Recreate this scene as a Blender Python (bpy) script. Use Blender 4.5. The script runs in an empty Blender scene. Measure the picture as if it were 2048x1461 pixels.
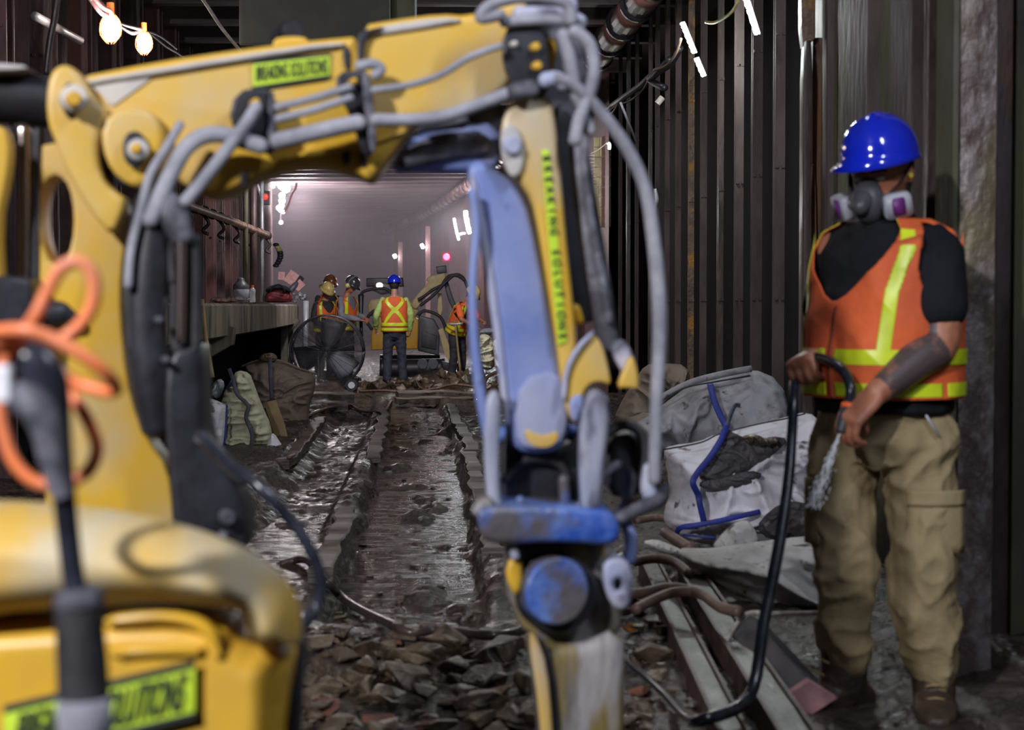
import bpy, bmesh, math, random
from mathutils import Vector, Matrix, Euler, noise
from mathutils.geometry import delaunay_2d_cdt
random.seed(7)
R_ = math.radians; PI = math.pi
S = bpy.context.scene; C = S.collection
# ------------------------------------------------------------------ camera
FPX = 3400.0
cd = bpy.data.cameras.new('camera'); cam = bpy.data.objects.new('camera', cd); C.objects.link(cam)
cd.sensor_width = 36.0; cd.lens = FPX/2048*36.0
cam.location = (0, 0, 1.25)
cam.rotation_euler = (R_(90-1.995), 0, R_(-2.257))
cd.clip_start = .05; cd.clip_end = 200
cd.dof.use_dof = True; cd.dof.focus_distance = 16.0; cd.dof.aperture_fstop = 3.9
S.camera = cam
RM = cam.rotation_euler.to_matrix(); CO = Vector((0, 0, 1.25))
def ray(px, py): return RM @ Vector(((px-1024)/FPX, -(py-730.5)/FPX, -1))
def W(px, py, Y):
    r = ray(px, py); return CO + r*(Y/r.y)
def G(px, py, z=0):
    r = ray(px, py); return CO + r*((z-CO.z)/r.z)
def cv(y): return -(max(0.0, y-8.0)**2)/818.0     # the tunnel bends to the left
# ------------------------------------------------------------------ world, exposure, main lamps
w = bpy.data.worlds.new('world'); S.world = w; w.use_nodes = True
w.node_tree.nodes['Background'].inputs[0].default_value = (.42, .40, .55, 1)
w.node_tree.nodes['Background'].inputs[1].default_value = .03
S.view_settings.view_transform = 'Standard'; S.view_settings.look = 'None'
S.view_settings.gamma = 1; S.view_settings.use_curve_mapping = False
S.view_settings.exposure = 0.45
def light(name, kind, loc, power, col=(1, 1, 1), size=.1, target=None, sy=None, spread=None):
    l = bpy.data.lights.new(name, kind); o = bpy.data.objects.new(name, l); C.objects.link(o)
    l.energy = power; l.color = col; o.location = loc
    if kind == 'AREA':
        l.size = size
        if sy: l.shape = 'RECTANGLE'; l.size_y = sy
        if spread: l.spread = spread
    else: l.shadow_soft_size = size
    if target is not None:
        o.rotation_euler = (Vector(target)-Vector(loc)).to_track_quat('-Z', 'Y').to_euler()
    return o
light('work_light_key', 'AREA', (-2.1, -.9, 3.35), 215, (.97, .96, 1.0), .20, (1.0, 5.2, .9))
light('tunnel_light_right', 'AREA', (2.0, 1.6, 3.9), 60, (.78, .84, 1.0), .3, (.0, 4.4, .8), 1.0)
light('tunnel_light_overhead', 'AREA', (.9, 7.2, 4.4), 22, (.92, .93, 1.0), .15, (.3, 9.5, 0), .8)
light('tunnel_light_mid', 'AREA', (.9, 15.0, 4.4), 42, (1.0, .92, .97), .15, (.2, 18.5, 0), 1.0)
light('added_fill_far', 'AREA', (-.8, 22.0, 4.4), 210, (1.0, .93, .95), .3, (-.6, 28.5, .4), 1.0)  # added fill without a fitting, turned so its bright side stays unseen

# ------------------------------------------------------------------ materials
def nd(nt, t, **k):
    n = nt.nodes.new(t)
    for a, b in k.items(): setattr(n, a, b)
    return n
def mat(name, c1, c2=None, scale=6, rough=.6, metal=0, bump=.0, bscale=None, stretch=(1, 1, 1), lo=.4, hi=.62, c3=None, s3=2.0, lo3=.5, hi3=.65, rough2=None, spec=.5, coat=0, detail=5, bdist=.02):
    m = bpy.data.materials.new(name); m.use_nodes = True; nt = m.node_tree
    b = nt.nodes['Principled BSDF']; L = nt.links.new
    b.inputs['Roughness'].default_value = rough; b.inputs['Metallic'].default_value = metal
    b.inputs['Specular IOR Level'].default_value = spec; b.inputs['Coat Weight'].default_value = coat
    b.inputs['Base Color'].default_value = (*c1, 1)
    if c2 is None and not bump: return m
    tc = nd(nt, 'ShaderNodeNewGeometry'); mp = nd(nt, 'ShaderNodeMapping'); mp.inputs['Scale'].default_value = stretch
    L(tc.outputs['Position'], mp.inputs['Vector'])
    n = nd(nt, 'ShaderNodeTexNoise'); n.inputs['Scale'].default_value = scale; n.inputs['Detail'].default_value = detail; n.inputs['Roughness'].default_value = .62
    L(mp.outputs[0], n.inputs['Vector'])
    if c2 is not None:
        r = nd(nt, 'ShaderNodeMapRange'); r.inputs['From Min'].default_value = lo; r.inputs['From Max'].default_value = hi
        L(n.outputs['Fac'], r.inputs['Value'])
        mx = nd(nt, 'ShaderNodeMix', data_type='RGBA'); mx.inputs['A'].default_value = (*c1, 1); mx.inputs['B'].default_value = (*c2, 1)
        L(r.outputs[0], mx.inputs['Factor']); out = mx.outputs['Result']
        if c3 is not None:
            n3 = nd(nt, 'ShaderNodeTexNoise'); n3.inputs['Scale'].default_value = s3; n3.inputs['Detail'].default_value = 6
            L(mp.outputs[0], n3.inputs['Vector'])
            r3 = nd(nt, 'ShaderNodeMapRange'); r3.inputs['From Min'].default_value = lo3; r3.inputs['From Max'].default_value = hi3
            L(n3.outputs['Fac'], r3.inputs['Value'])
            m3 = nd(nt, 'ShaderNodeMix', data_type='RGBA'); m3.inputs['B'].default_value = (*c3, 1)
            L(out, m3.inputs['A']); L(r3.outputs[0], m3.inputs['Factor']); out = m3.outputs['Result']
        L(out, b.inputs['Base Color'])
        if rough2 is not None:
            rr = nd(nt, 'ShaderNodeMapRange'); rr.inputs['To Min'].default_value = rough; rr.inputs['To Max'].default_value = rough2
            rr.inputs['From Min'].default_value = lo; rr.inputs['From Max'].default_value = hi
            L(n.outputs['Fac'], rr.inputs['Value']); L(rr.outputs[0], b.inputs['Roughness'])
    if bump:
        nb = nd(nt, 'ShaderNodeTexNoise'); nb.inputs['Scale'].default_value = bscale or scale*3; nb.inputs['Detail'].default_value = 5
        L(mp.outputs[0], nb.inputs['Vector'])
        bp = nd(nt, 'ShaderNodeBump'); bp.inputs['Strength'].default_value = bump; bp.inputs['Distance'].default_value = bdist
        L(nb.outputs['Fac'], bp.inputs['Height']); L(bp.outputs[0], b.inputs['Normal'])
    return m
def emis(name, col, st):
    m = bpy.data.materials.new(name); m.use_nodes = True; nt = m.node_tree; b = nt.nodes['Principled BSDF']
    b.inputs['Base Color'].default_value = (*col, 1); b.inputs['Emission Color'].default_value = (*col, 1); b.inputs['Emission Strength'].default_value = st
    return m
def glass(name, col, alpha, rough=.1, trans=0):
    m = mat(name, col, rough=rough); b = m.node_tree.nodes['Principled BSDF']; b.inputs['Alpha'].default_value = alpha; b.inputs['Transmission Weight'].default_value = trans
    return m
M = {}
M['yellow'] = mat('yellow_paint', (.66, .39, .035), (.62, .40, .08), 5, .42, bump=.05, c3=(.50, .43, .32), s3=2.6, lo3=.52, hi3=.72)
M['yellow_clean'] = mat('yellow_paint_clean', (.68, .39, .025), (.55, .33, .05), 4, .38)
M['hood'] = mat('hood_plastic', (.56, .35, .06), (.52, .37, .13), 6, .6, bump=.08, c3=(.48, .43, .31), s3=4.5, lo3=.40, hi3=.62, stretch=(1.6, 1, .6))
M['dust'] = mat('grey_dust_and_lit_edge', (.42, .40, .40), (.55, .52, .48), 7, .8, bump=.1)  # real dust, also used for the lit bevel painted along the boom top
M['black'] = mat('black_steel', (.012, .012, .016), (.03, .03, .04), 9, .45, bump=.05)
M['rubber'] = mat('hose_rubber', (.018, .018, .022), (.035, .035, .04), 14, .55, bump=.05)
M['wetrubber'] = mat('wet_hose_rubber', (.012, .013, .02), (.03, .035, .05), 14, .25, bump=.05)
M['greyhose'] = mat('dusty_hose', (.17, .175, .21), (.36, .36, .41), 11, .75, bump=.1, lo=.35, hi=.7)
M['darkhose'] = mat('dusty_dark_hose', (.05, .05, .065), (.24, .24, .29), 13, .7, bump=.15, lo=.45, hi=.7)
M['bluegrey'] = mat('blue_grey_steel', (.145, .20, .45), (.27, .31, .52), 4, .5, bump=.06, lo=.35, hi=.7, c3=(.05, .06, .12), s3=13, lo3=.64, hi3=.70)  # blue-grey tone mottled at random, with small dark spots
M['lavender'] = mat('dusty_lavender_steel', (.30, .33, .50), (.44, .44, .54), 7, .6, bump=.1, c3=(.10, .10, .14), s3=9, lo3=.58, hi3=.68)
M['bluepaint'] = mat('muddy_blue_steel', (.03, .09, .42), (.12, .20, .48), 12, .35, bump=.3, c3=(.10, .09, .10), s3=8, lo3=.47, hi3=.6)
M['chrome'] = mat('chrome_rod', (.75, .62, .58), (.6, .48, .45), 3, .22, 1)
M['muddy'] = mat('muddy_breaker_steel', (.09, .075, .06), (.27, .255, .26), 9, .6, bump=.4, c3=(.36, .25, .04), s3=5, lo3=.55, hi3=.62, stretch=(1, 1, .45))
M['sticker'] = mat('yellow_green_sticker', (.52, .72, .04), rough=.5)
M['ink'] = mat('black_ink', (.02, .03, .03), rough=.5)
M['orange_cord'] = mat('orange_cord_jacket', (.78, .20, .065), (.62, .20, .10), 9, .45)
M['rust'] = mat('rusty_steel', (.075, .050, .048), (.035, .024, .024), 5, .55, .2, bump=.35, stretch=(1, 1, .35), c3=(.20, .09, .03), s3=2.0, lo3=.60, hi3=.72, rough2=.35)
M['rustred'] = mat('red_oxide_steel', (.11, .045, .045), (.06, .034, .034), 4, .5, .1, bump=.3, stretch=(1, 1, .4))
M['rustlit'] = mat('flaking_lit_steel', (.20, .17, .17), (.09, .065, .06), 9, .45, .2, bump=.8, stretch=(1, 1, .6), c3=(.15, .13, .07), s3=3, lo3=.5, hi3=.65, lo=.42, hi=.55)  # flaking steel, made paler to paint in the light on the near column
M['brownsteel'] = mat('brown_painted_steel', (.060, .042, .042), (.095, .072, .072), 6, .72, bump=.3, spec=.25, stretch=(1, 1, .3))
M['concrete'] = mat('damp_concrete', (.085, .08, .062), (.035, .032, .027), 5, .75, bump=.5, stretch=(1, 1, .45), c3=(.085, .085, .04), s3=1.6, lo3=.45, hi3=.62)
M['slab'] = mat('stained_concrete', (.30, .27, .20), (.14, .12, .10), 2.5, .7, bump=.4, stretch=(1, 1, .3), c3=(.06, .05, .045), s3=5, lo3=.55, hi3=.7)
M['dark'] = mat('void_black', (.006, .006, .008), rough=.9)  # black stands in for unlit voids behind the columns and under the platform
M['ceil'] = mat('sooty_ceiling', (.075, .052, .056), (.04, .03, .032), 2, .6, bump=.3, stretch=(.2, 3, 1))
M['beam'] = mat('sooty_ceiling_steel', (.11, .072, .075), (.05, .036, .038), 2, .5, .1, bump=.3, stretch=(.3, 3, 1))
M['purplewall'] = mat('far_tunnel_wall', (.19, .135, .16), (.12, .09, .11), 2, .8, bump=.2, stretch=(.2, 1, 2.5))
M['pipered'] = mat('red_brown_pipe', (.20, .085, .07), (.26, .13, .11), 5, .45, bump=.2, c3=(.06, .03, .03), s3=3)
M['pipepale'] = mat('pale_wrapped_pipe', (.34, .20, .15), (.16, .08, .06), 4, .5, bump=.2)
M['galv'] = mat('galvanised_pipe', (.35, .36, .38), (.22, .22, .24), 6, .4, .3)
M['mud'] = mat('wet_mud', (.026, .017, .014), (.062, .044, .037), 3.5, .20, bump=1.0, bscale=26, rough2=.55, bdist=.03, c3=(.040, .037, .031), s3=.9, lo3=.5, hi3=.6)
M['stone'] = mat('broken_stone', (.085, .058, .036), (.032, .022, .017), 9, .5, bump=.6, c3=(.16, .12, .075), s3=5, lo3=.52, hi3=.62, rough2=.3)
M['stonered'] = mat('broken_brick', (.20, .07, .04), (.09, .04, .03), 9, .6, bump=.5)
M['stoneor'] = mat('orange_broken_stone', (.42, .17, .02), (.16, .07, .03), 22, .5, bump=.5)
M['timber'] = mat('wet_timber', (.13, .105, .085), (.06, .045, .038), 3, .5, bump=.5, stretch=(.6, .6, 6))
M['timberx'] = mat('wet_sleeper_timber', (.14, .115, .095), (.055, .042, .036), 3, .45, bump=.5, stretch=(.6, 6, 6))
M['wood'] = mat('pale_wood', (.33, .24, .09), (.22, .15, .07), 4, .6)
M['rail'] = mat('scuffed_steel_channel', (.115, .105, .095), (.05, .042, .038), 9, .4, .2, bump=.4, c3=(.17, .175, .15), s3=4, lo3=.5, hi3=.62, stretch=(1, .5, 1))
M['railside'] = mat('rusty_pink_edge', (.12, .065, .055), (.05, .03, .028), 9, .5, .2, bump=.3)
def cloth(name, c, d, e=None, sc=5, lo=.5, hi=.68): return mat(name, c, d, sc, .75, bump=.25, bscale=22, c3=e, s3=14, lo3=.62, hi3=.7, lo=lo, hi=hi)
M['bagwhite'] = cloth('white_woven_sack', (.74, .74, .82), (.55, .54, .58), (.14, .12, .11))
M['baggrey'] = cloth('grey_woven_sack', (.36, .36, .40), (.20, .195, .215), (.07, .065, .06))
M['bagfront'] = cloth('soiled_white_sheet', (.72, .71, .68), (.50, .48, .43), (.10, .09, .08))
M['baggreen'] = cloth('greenish_white_sack', (.50, .50, .36), (.30, .29, .20), (.14, .12, .09))
M['bagbrown'] = cloth('muddy_brown_sack', (.20, .155, .125), (.12, .09, .075))
M['strapblue'] = mat('blue_strap', (.02, .035, .30), (.02, .03, .18), 9, .6, bump=.2)
M['strapdark'] = mat('dark_navy_strap', (.03, .035, .07), (.06, .06, .08), 9, .6)
M['cement'] = mat('grey_cement', (.075, .070, .078), (.04, .036, .036), 9, .7, bump=.6, c3=(.14, .13, .13), s3=22, lo3=.6, hi3=.66)
M['skin'] = mat('skin', (.40, .165, .095), (.32, .12, .07), 14, .5, bump=.05)
M['skinp'] = mat('light_skin', (.45, .24, .17), (.36, .17, .12), 14, .5)
M['tattoo'] = mat('tattooed_skin', (.075, .055, .055), (.26, .12, .08), 16, .5, lo=.50, hi=.68)
M['hair'] = mat('dark_hair', (.012, .01, .01), rough=.7)
M['vorange'] = mat('orange_mesh_fabric', (.72, .125, .028), (.58, .10, .03), 5, .75, bump=.15, bscale=40)
M['vdark'] = mat('dark_orange_fabric', (.40, .055, .02), (.30, .05, .02), 5, .75)
M['vlime'] = mat('lime_reflective_tape', (.62, .74, .02), (.50, .62, .03), 7, .4, bump=.05)
M['tshirt'] = mat('black_cotton', (.005, .006, .009), (.010, .011, .015), 6, .9, bump=.15, spec=.25)
M['khaki'] = mat('khaki_canvas', (.30, .235, .125), (.25, .19, .10), 5, .8, bump=.15, bscale=60)
M['boot'] = mat('muddy_leather', (.055, .033, .02), (.03, .02, .016), 9, .5, bump=.4)
M['sole'] = mat('boot_sole', (.02, .014, .012), (.10, .05, .015), 5, .6)
M['helmblue'] = mat('glossy_blue_plastic', (.006, .02, .52), (.01, .025, .44), 3, .13, coat=.6)
M['silicone'] = mat('dark_grey_rubber_mask', (.045, .047, .055), (.07, .07, .08), 9, .45)
M['filter'] = mat('grey_filter_plastic', (.34, .35, .40), rough=.45)
M['purple'] = mat('purple_label', (.12, .02, .16), rough=.5)
M['eyew'] = mat('eye_white', (.6, .58, .55), rough=.3)
M['jeans'] = mat('dark_denim', (.018, .024, .042), (.03, .036, .055), 8, .8, bump=.2)
M['darkcloth'] = mat('dark_cloth', (.015, .015, .02), (.03, .03, .035), 8, .8)
M['greycloth'] = mat('grey_cloth', (.22, .23, .27), (.15, .16, .19), 8, .8)
M['limecloth'] = mat('lime_shirt_cloth', (.40, .55, .17), (.30, .42, .12), 6, .8)
M['orangecloth'] = mat('bright_orange_cloth', (.85, .17, .04), (.7, .13, .03), 6, .8)
M['helmbrown'] = mat('brown_plastic', (.15, .045, .02), (.22, .10, .04), 12, .25)
M['helmtan'] = mat('tan_plastic', (.62, .48, .17), (.5, .38, .13), 12, .3)
M['helmdark'] = mat('dark_plastic', (.025, .03, .04), (.06, .06, .07), 12, .2)
M['helmyel'] = mat('yellow_plastic', (.75, .58, .06), rough=.3)
M['muff'] = mat('pale_yellow_plastic', (.68, .62, .22), rough=.4)
M['wire'] = mat('dark_wire', (.03, .03, .035), (.06, .06, .07), 9, .35, .6)
M['sheet'] = mat('light_sheet_metal', (.50, .53, .60), (.36, .37, .42), 5, .45, .2)
M['tyre'] = mat('tyre_rubber', (.02, .02, .022), rough=.7)
M['machine'] = mat('grey_machine_panel', (.075, .080, .10), (.045, .045, .05), 4, .45, bump=.1)
M['machyel'] = mat('machine_yellow', (.62, .34, .03), (.50, .27, .03), 4, .45, bump=.1)
M['machtan'] = mat('machine_tan', (.62, .48, .24), (.45, .34, .16), 4, .5)
M['redbag'] = mat('dark_red_nylon', (.16, .012, .02), (.09, .008, .012), 7, .6, bump=.2)
M['plastic'] = glass('clear_plastic', (.8, .85, .9), .35, .12)
M['orangecap'] = mat('orange_cap', (.8, .12, .03), rough=.4)
M['paper'] = mat('paper', (.55, .5, .48), (.4, .34, .3), 20, .8)
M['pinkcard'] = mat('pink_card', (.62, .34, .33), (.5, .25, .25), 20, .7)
M['metalbits'] = mat('metal_scrap', (.4, .42, .46), (.12, .12, .13), 30, .3, .6)
M['whitecord'] = mat('pale_cable', (.50, .46, .43), (.3, .26, .24), 20, .6)
M['yelcord'] = mat('yellow_cable', (.52, .45, .16), (.3, .26, .12), 20, .6)
M['browncord'] = mat('rusty_brown_cable', (.20, .12, .09), (.12, .08, .065), 9, .5)
M['hang'] = mat('dark_green_painted_steel', (.018, .020, .016), (.028, .030, .020), 4, .7, bump=.1)
M['led'] = emis('led_glow', (.93, 1.0, .95), 60)
M['ledw'] = emis('led_glow_white', (.95, .97, 1.0), 70)
M['bulb'] = emis('warm_bulb_glow', (1.0, .80, .62), 26)
M['cage'] = mat('orange_cage_plastic', (.85, .20, .04), rough=.4)
M['redlamp'] = emis('red_lamp_glow', (1.0, .02, .07), 22)
M['reddim'] = emis('dim_red_lamp', (1.0, .03, .02), 1.2)
M['spark'] = emis('headlamp_glow', (1.0, .93, .8), 12)
M['tile'] = mat('yellowed_wall_tile', (.34, .30, .16), (.22, .19, .11), 8, .4, bump=.1)
M['leaf'] = M['stoneor']
M['lime'] = mat('lime_label', (.5, .75, .1), rough=.5)

# ------------------------------------------------------------------ object helpers
def obj(name, me, m=None, parent=None, smooth=True):
    if isinstance(me, bmesh.types.BMesh):
        b = me; me = bpy.data.meshes.new(name); bmesh.ops.recalc_face_normals(b, faces=b.faces[:]); b.to_mesh(me); b.free()
    o = bpy.data.objects.new(name, me); C.objects.link(o)
    if m is not None:
        ms = m if isinstance(m, (list, tuple)) else [m]
        me.materials.clear()
        for q in ms: me.materials.append(M[q] if isinstance(q, str) else q)
    if smooth:
        for p in me.polygons: p.use_smooth = True
    if parent is not None:
        o.parent = parent; wl = Vector(parent.location)
        if parent.parent is not None: wl = Vector((0, 0, 0))     # parent mesh already lives in world coordinates
        elif parent.type != 'EMPTY': wl = Vector((0, 0, 0))
        o.location = -wl
    return o
def tag(o, label, cat, group=None, kind=None):
    o['label'] = label; o['category'] = cat
    if group: o['group'] = group
    if kind: o['kind'] = kind
    return o
def thing(name, loc, label, cat, group=None):
    o = bpy.data.objects.new(name, None); C.objects.link(o); o.location = loc; o.empty_display_size = .1
    return tag(o, label, cat, group)
def struct(o): o['kind'] = 'structure'; return o
def auto(o, deg=35):
    me = o.data
    try: me.set_sharp_from_angle(angle=R_(deg))
    except Exception: pass
    return o
def catmull(pts, n=6):
    P = [Vector(p) for p in pts]
    if len(P) < 3: return [P[0].lerp(P[-1], i/n) for i in range(n+1)]
    out = []
    for i in range(len(P)-1):
        p0 = P[max(i-1, 0)]; p1 = P[i]; p2 = P[i+1]; p3 = P[min(i+2, len(P)-1)]
        for k in range(n):
            t = k/n
            out.append(.5*((2*p1)+(p2-p0)*t+(2*p0-5*p1+4*p2-p3)*t*t+(3*p1-p0-3*p2+p3)*t**3))
    out.append(P[-1]); return out
def cat1(vals, n):
    return [v.x for v in catmull([Vector((v, 0, 0)) for v in vals], n)]
def loft(bm, pts, radii, ref=None, seg=12, n=4, cap=True, power=2.0, rnd=False):
    """tube through pts; radii = list of r or (ra, rb): ra across ref, rb along ref"""
    P = catmull(pts, n); rr = [(r, r) if not isinstance(r, (tuple, list)) else r for r in radii]
    if len(pts) < 3: A = [rr[0][0]+(rr[-1][0]-rr[0][0])*i/n for i in range(n+1)]; B = [rr[0][1]+(rr[-1][1]-rr[0][1])*i/n for i in range(n+1)]
    else: A = cat1([r[0] for r in rr], n); B = cat1([r[1] for r in rr], n)
    if rnd:
        d0 = (P[0]-P[1]).normalized(); d1 = (P[-1]-P[-2]).normalized(); r0 = min(A[0], B[0]); r1 = min(A[-1], B[-1])
        pre = []; post = []
        for k in (1, 2, 3):
            t = k/3.3; s = math.sqrt(max(0, 1-t*t))
            pre.insert(0, (P[0]+d0*r0*t, A[0]*s, B[0]*s)); post.append((P[-1]+d1*r1*t, A[-1]*s, B[-1]*s))
        P2 = [q[0] for q in pre]+P+[q[0] for q in post]; A = [q[1] for q in pre]+A+[q[1] for q in post]; B = [q[2] for q in pre]+B+[q[2] for q in post]; P = P2
    rings = []; prev = None
    for i, p in enumerate(P):
        d = (P[min(i+1, len(P)-1)]-P[max(i-1, 0)])
        if d.length < 1e-9: d = Vector((0, 0, 1))
        d.normalize()
        if ref is not None: v = Vector(ref)
        elif prev is not None: v = prev
        else: v = Vector((0, 0, 1)) if abs(d.z) < .9 else Vector((0, 1, 0))
        v = v-d*v.dot(d)
        if v.length < 1e-6: v = d.orthogonal()
        v.normalize(); prev = v; u = d.cross(v)
        ring = []
        for k in range(seg):
            a = 2*PI*k/seg; c, s = math.cos(a), math.sin(a)
            if power != 2.0:
                c = math.copysign(abs(c)**(2/power), c); s = math.copysign(abs(s)**(2/power), s)
            ring.append(bm.verts.new(p+u*(A[i]*c)+v*(B[i]*s)))
        rings.append(ring)
    for i in range(len(rings)-1):
        for k in range(seg):
            bm.faces.new((rings[i][k], rings[i][(k+1) % seg], rings[i+1][(k+1) % seg], rings[i+1][k]))
    if cap:
        bm.faces.new(rings[0]); bm.faces.new(rings[-1][::-1])
    return rings
def tube(name, pts, r, m, parent=None, seg=10, n=6, rnd=False):
    bm = bmesh.new(); loft(bm, pts, [r]*len(pts) if not isinstance(r, (list, tuple)) else r, seg=seg, n=n, rnd=rnd)
    return obj(name, bm, m, parent)
def box(bm, c, s, rot=None, bev=0):
    r = bmesh.ops.create_cube(bm, size=1); vs = r['verts']
    for v in vs: v.co = Vector((v.co.x*s[0], v.co.y*s[1], v.co.z*s[2]))
    if bev:
        es = list({e for v in vs for e in v.link_edges})
        q = bmesh.ops.bevel(bm, geom=es, offset=bev, segments=2, affect='EDGES', profile=.6)
        vs = list({v for f in q['faces'] for v in f.verts} | {v for v in vs if v.is_valid})
    for v in vs:
        if rot is not None: v.co = rot @ v.co
        v.co += Vector(c)
    return vs
def boxo(name, c, s, m, parent=None, rot=None, bev=.004):
    bm = bmesh.new(); box(bm, c, s, rot, bev); o = obj(name, bm, m, parent, smooth=False); return o
def cyl(bm, p0, p1, r, r2=None, seg=20):
    loft(bm, [p0, p1], [r, r if r2 is None else r2], seg=seg, n=1)
def cylo(name, p0, p1, r, m, parent=None, r2=None, seg=20):
    bm = bmesh.new(); cyl(bm, Vector(p0), Vector(p1), r, r2, seg); return auto(obj(name, bm, m, parent))
def ell(bm, c, rx, ry, rz, rot=None, u=16, v=10):
    r = bmesh.ops.create_uvsphere(bm, u_segments=u, v_segments=v, radius=1)
    for q in r['verts']:
        p = Vector((q.co.x*rx, q.co.y*ry, q.co.z*rz)); q.co = (rot @ p if rot is not None else p)+Vector(c)
def ev(o):
    dg = bpy.context.evaluated_depsgraph_get(); me = bpy.data.meshes.new_from_object(o.evaluated_get(dg)); return me
def fuse(bm, voxel, smooth=6):
    me = bpy.data.meshes.new('tmp'); bmesh.ops.recalc_face_normals(bm, faces=bm.faces[:]); bm.to_mesh(me); bm.free()
    o = bpy.data.objects.new('tmp', me); C.objects.link(o)
    m = o.modifiers.new('r', 'REMESH'); m.mode = 'VOXEL'; m.voxel_size = voxel; m.adaptivity = 0
    if smooth:
        s = o.modifiers.new('s', 'SMOOTH'); s.iterations = smooth; s.factor = .5
    out = ev(o); bpy.data.objects.remove(o); return out
def wrinkle(me, amp, freq, st=(1, 1, 1), seed=0, ridge=True):
    me.calc_loop_triangles(); ns = [v.normal.copy() for v in me.vertices]
    for v, nn in zip(me.vertices, ns):
        q = Vector((v.co.x*st[0], v.co.y*st[1], v.co.z*st[2]))*freq+Vector((seed, seed*1.7, seed*.3))
        q += Vector((noise.noise(q*.6), noise.noise(q*.6+Vector((9, 3, 1))), noise.noise(q*.6+Vector((2, 8, 5)))))*.8
        a = noise.noise(q)
        h = (1-2*abs(a))**2*math.copysign(1, 1) - .5 if ridge else a
        v.co += nn*amp*h
def outline(pts, it=0, closed=True):
    P = [Vector((p[0], p[1])) for p in pts]
    for _ in range(it):
        Q = []
        for i in range(len(P)):
            a = P[i]; b = P[(i+1) % len(P)]; Q += [a.lerp(b, .25), a.lerp(b, .75)]
        P = Q
    return P
def plate(name, pts, y0, th, m, parent=None, slope=0.0, bev=.004, holes=(), it=1, bres=2):
    """solid steel plate of thickness th; its outline is given in photo pixels on the world plane y = y0 + slope*x"""
    def hit(p):
        r = ray(p[0], p[1]); t = (y0+slope*CO.x-CO.y)/(r.y-slope*r.x); q = CO+r*t; return q
    cu = bpy.data.curves.new('c', 'CURVE'); cu.dimensions = '2D'; cu.fill_mode = 'BOTH'
    for k, L_ in enumerate([outline(pts, it)]+[outline(h, 1) for h in holes]):
        s = cu.splines.new('POLY'); s.points.add(len(L_)-1); s.use_cyclic_u = True
        for i, p in enumerate(L_):
            q = hit(p); s.points[i].co = (q.x, q.z, 0, 1)
    cu.extrude = max(th/2-bev, .0005); cu.bevel_depth = bev; cu.bevel_resolution = bres; cu.offset = -bev
    o = bpy.data.objects.new('tmp', cu); C.objects.link(o); me = ev(o); bpy.data.objects.remove(o)
    for v in me.vertices:
        x, z, y = v.co; v.co = (x, y0+slope*x-y, z)
    b = bmesh.new(); b.from_mesh(me); bmesh.ops.remove_doubles(b, verts=b.verts[:], dist=.0002)
    o = obj(name, b, m, parent, smooth=True); auto(o, 40); return o
def inpoly(p, poly):
    c = False; n = len(poly)
    for i in range(n):
        a = poly[i]; b = poly[i-1]
        if (a[1] > p[1]) != (b[1] > p[1]) and p[0] < (b[0]-a[0])*(p[1]-a[1])/(b[1]-a[1])+a[0]: c = not c
    return c
def segd(p, a, b):
    ab = b-a; t = max(0, min(1, (p-a).dot(ab)/max(ab.dot(ab), 1e-9))); return (p-(a+ab*t)).length
from mathutils.kdtree import KDTree
def crease(k):
    a = 1-min(1, abs(noise.noise(k))*3.2); b = 1-min(1, abs(noise.noise(k*1.9+Vector((7, 2, 4))))*3.0); c = noise.noise(k*.7+Vector((1, 9, 2)))
    return a*a*.9+b*b*.4+c*.9-.35
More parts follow.
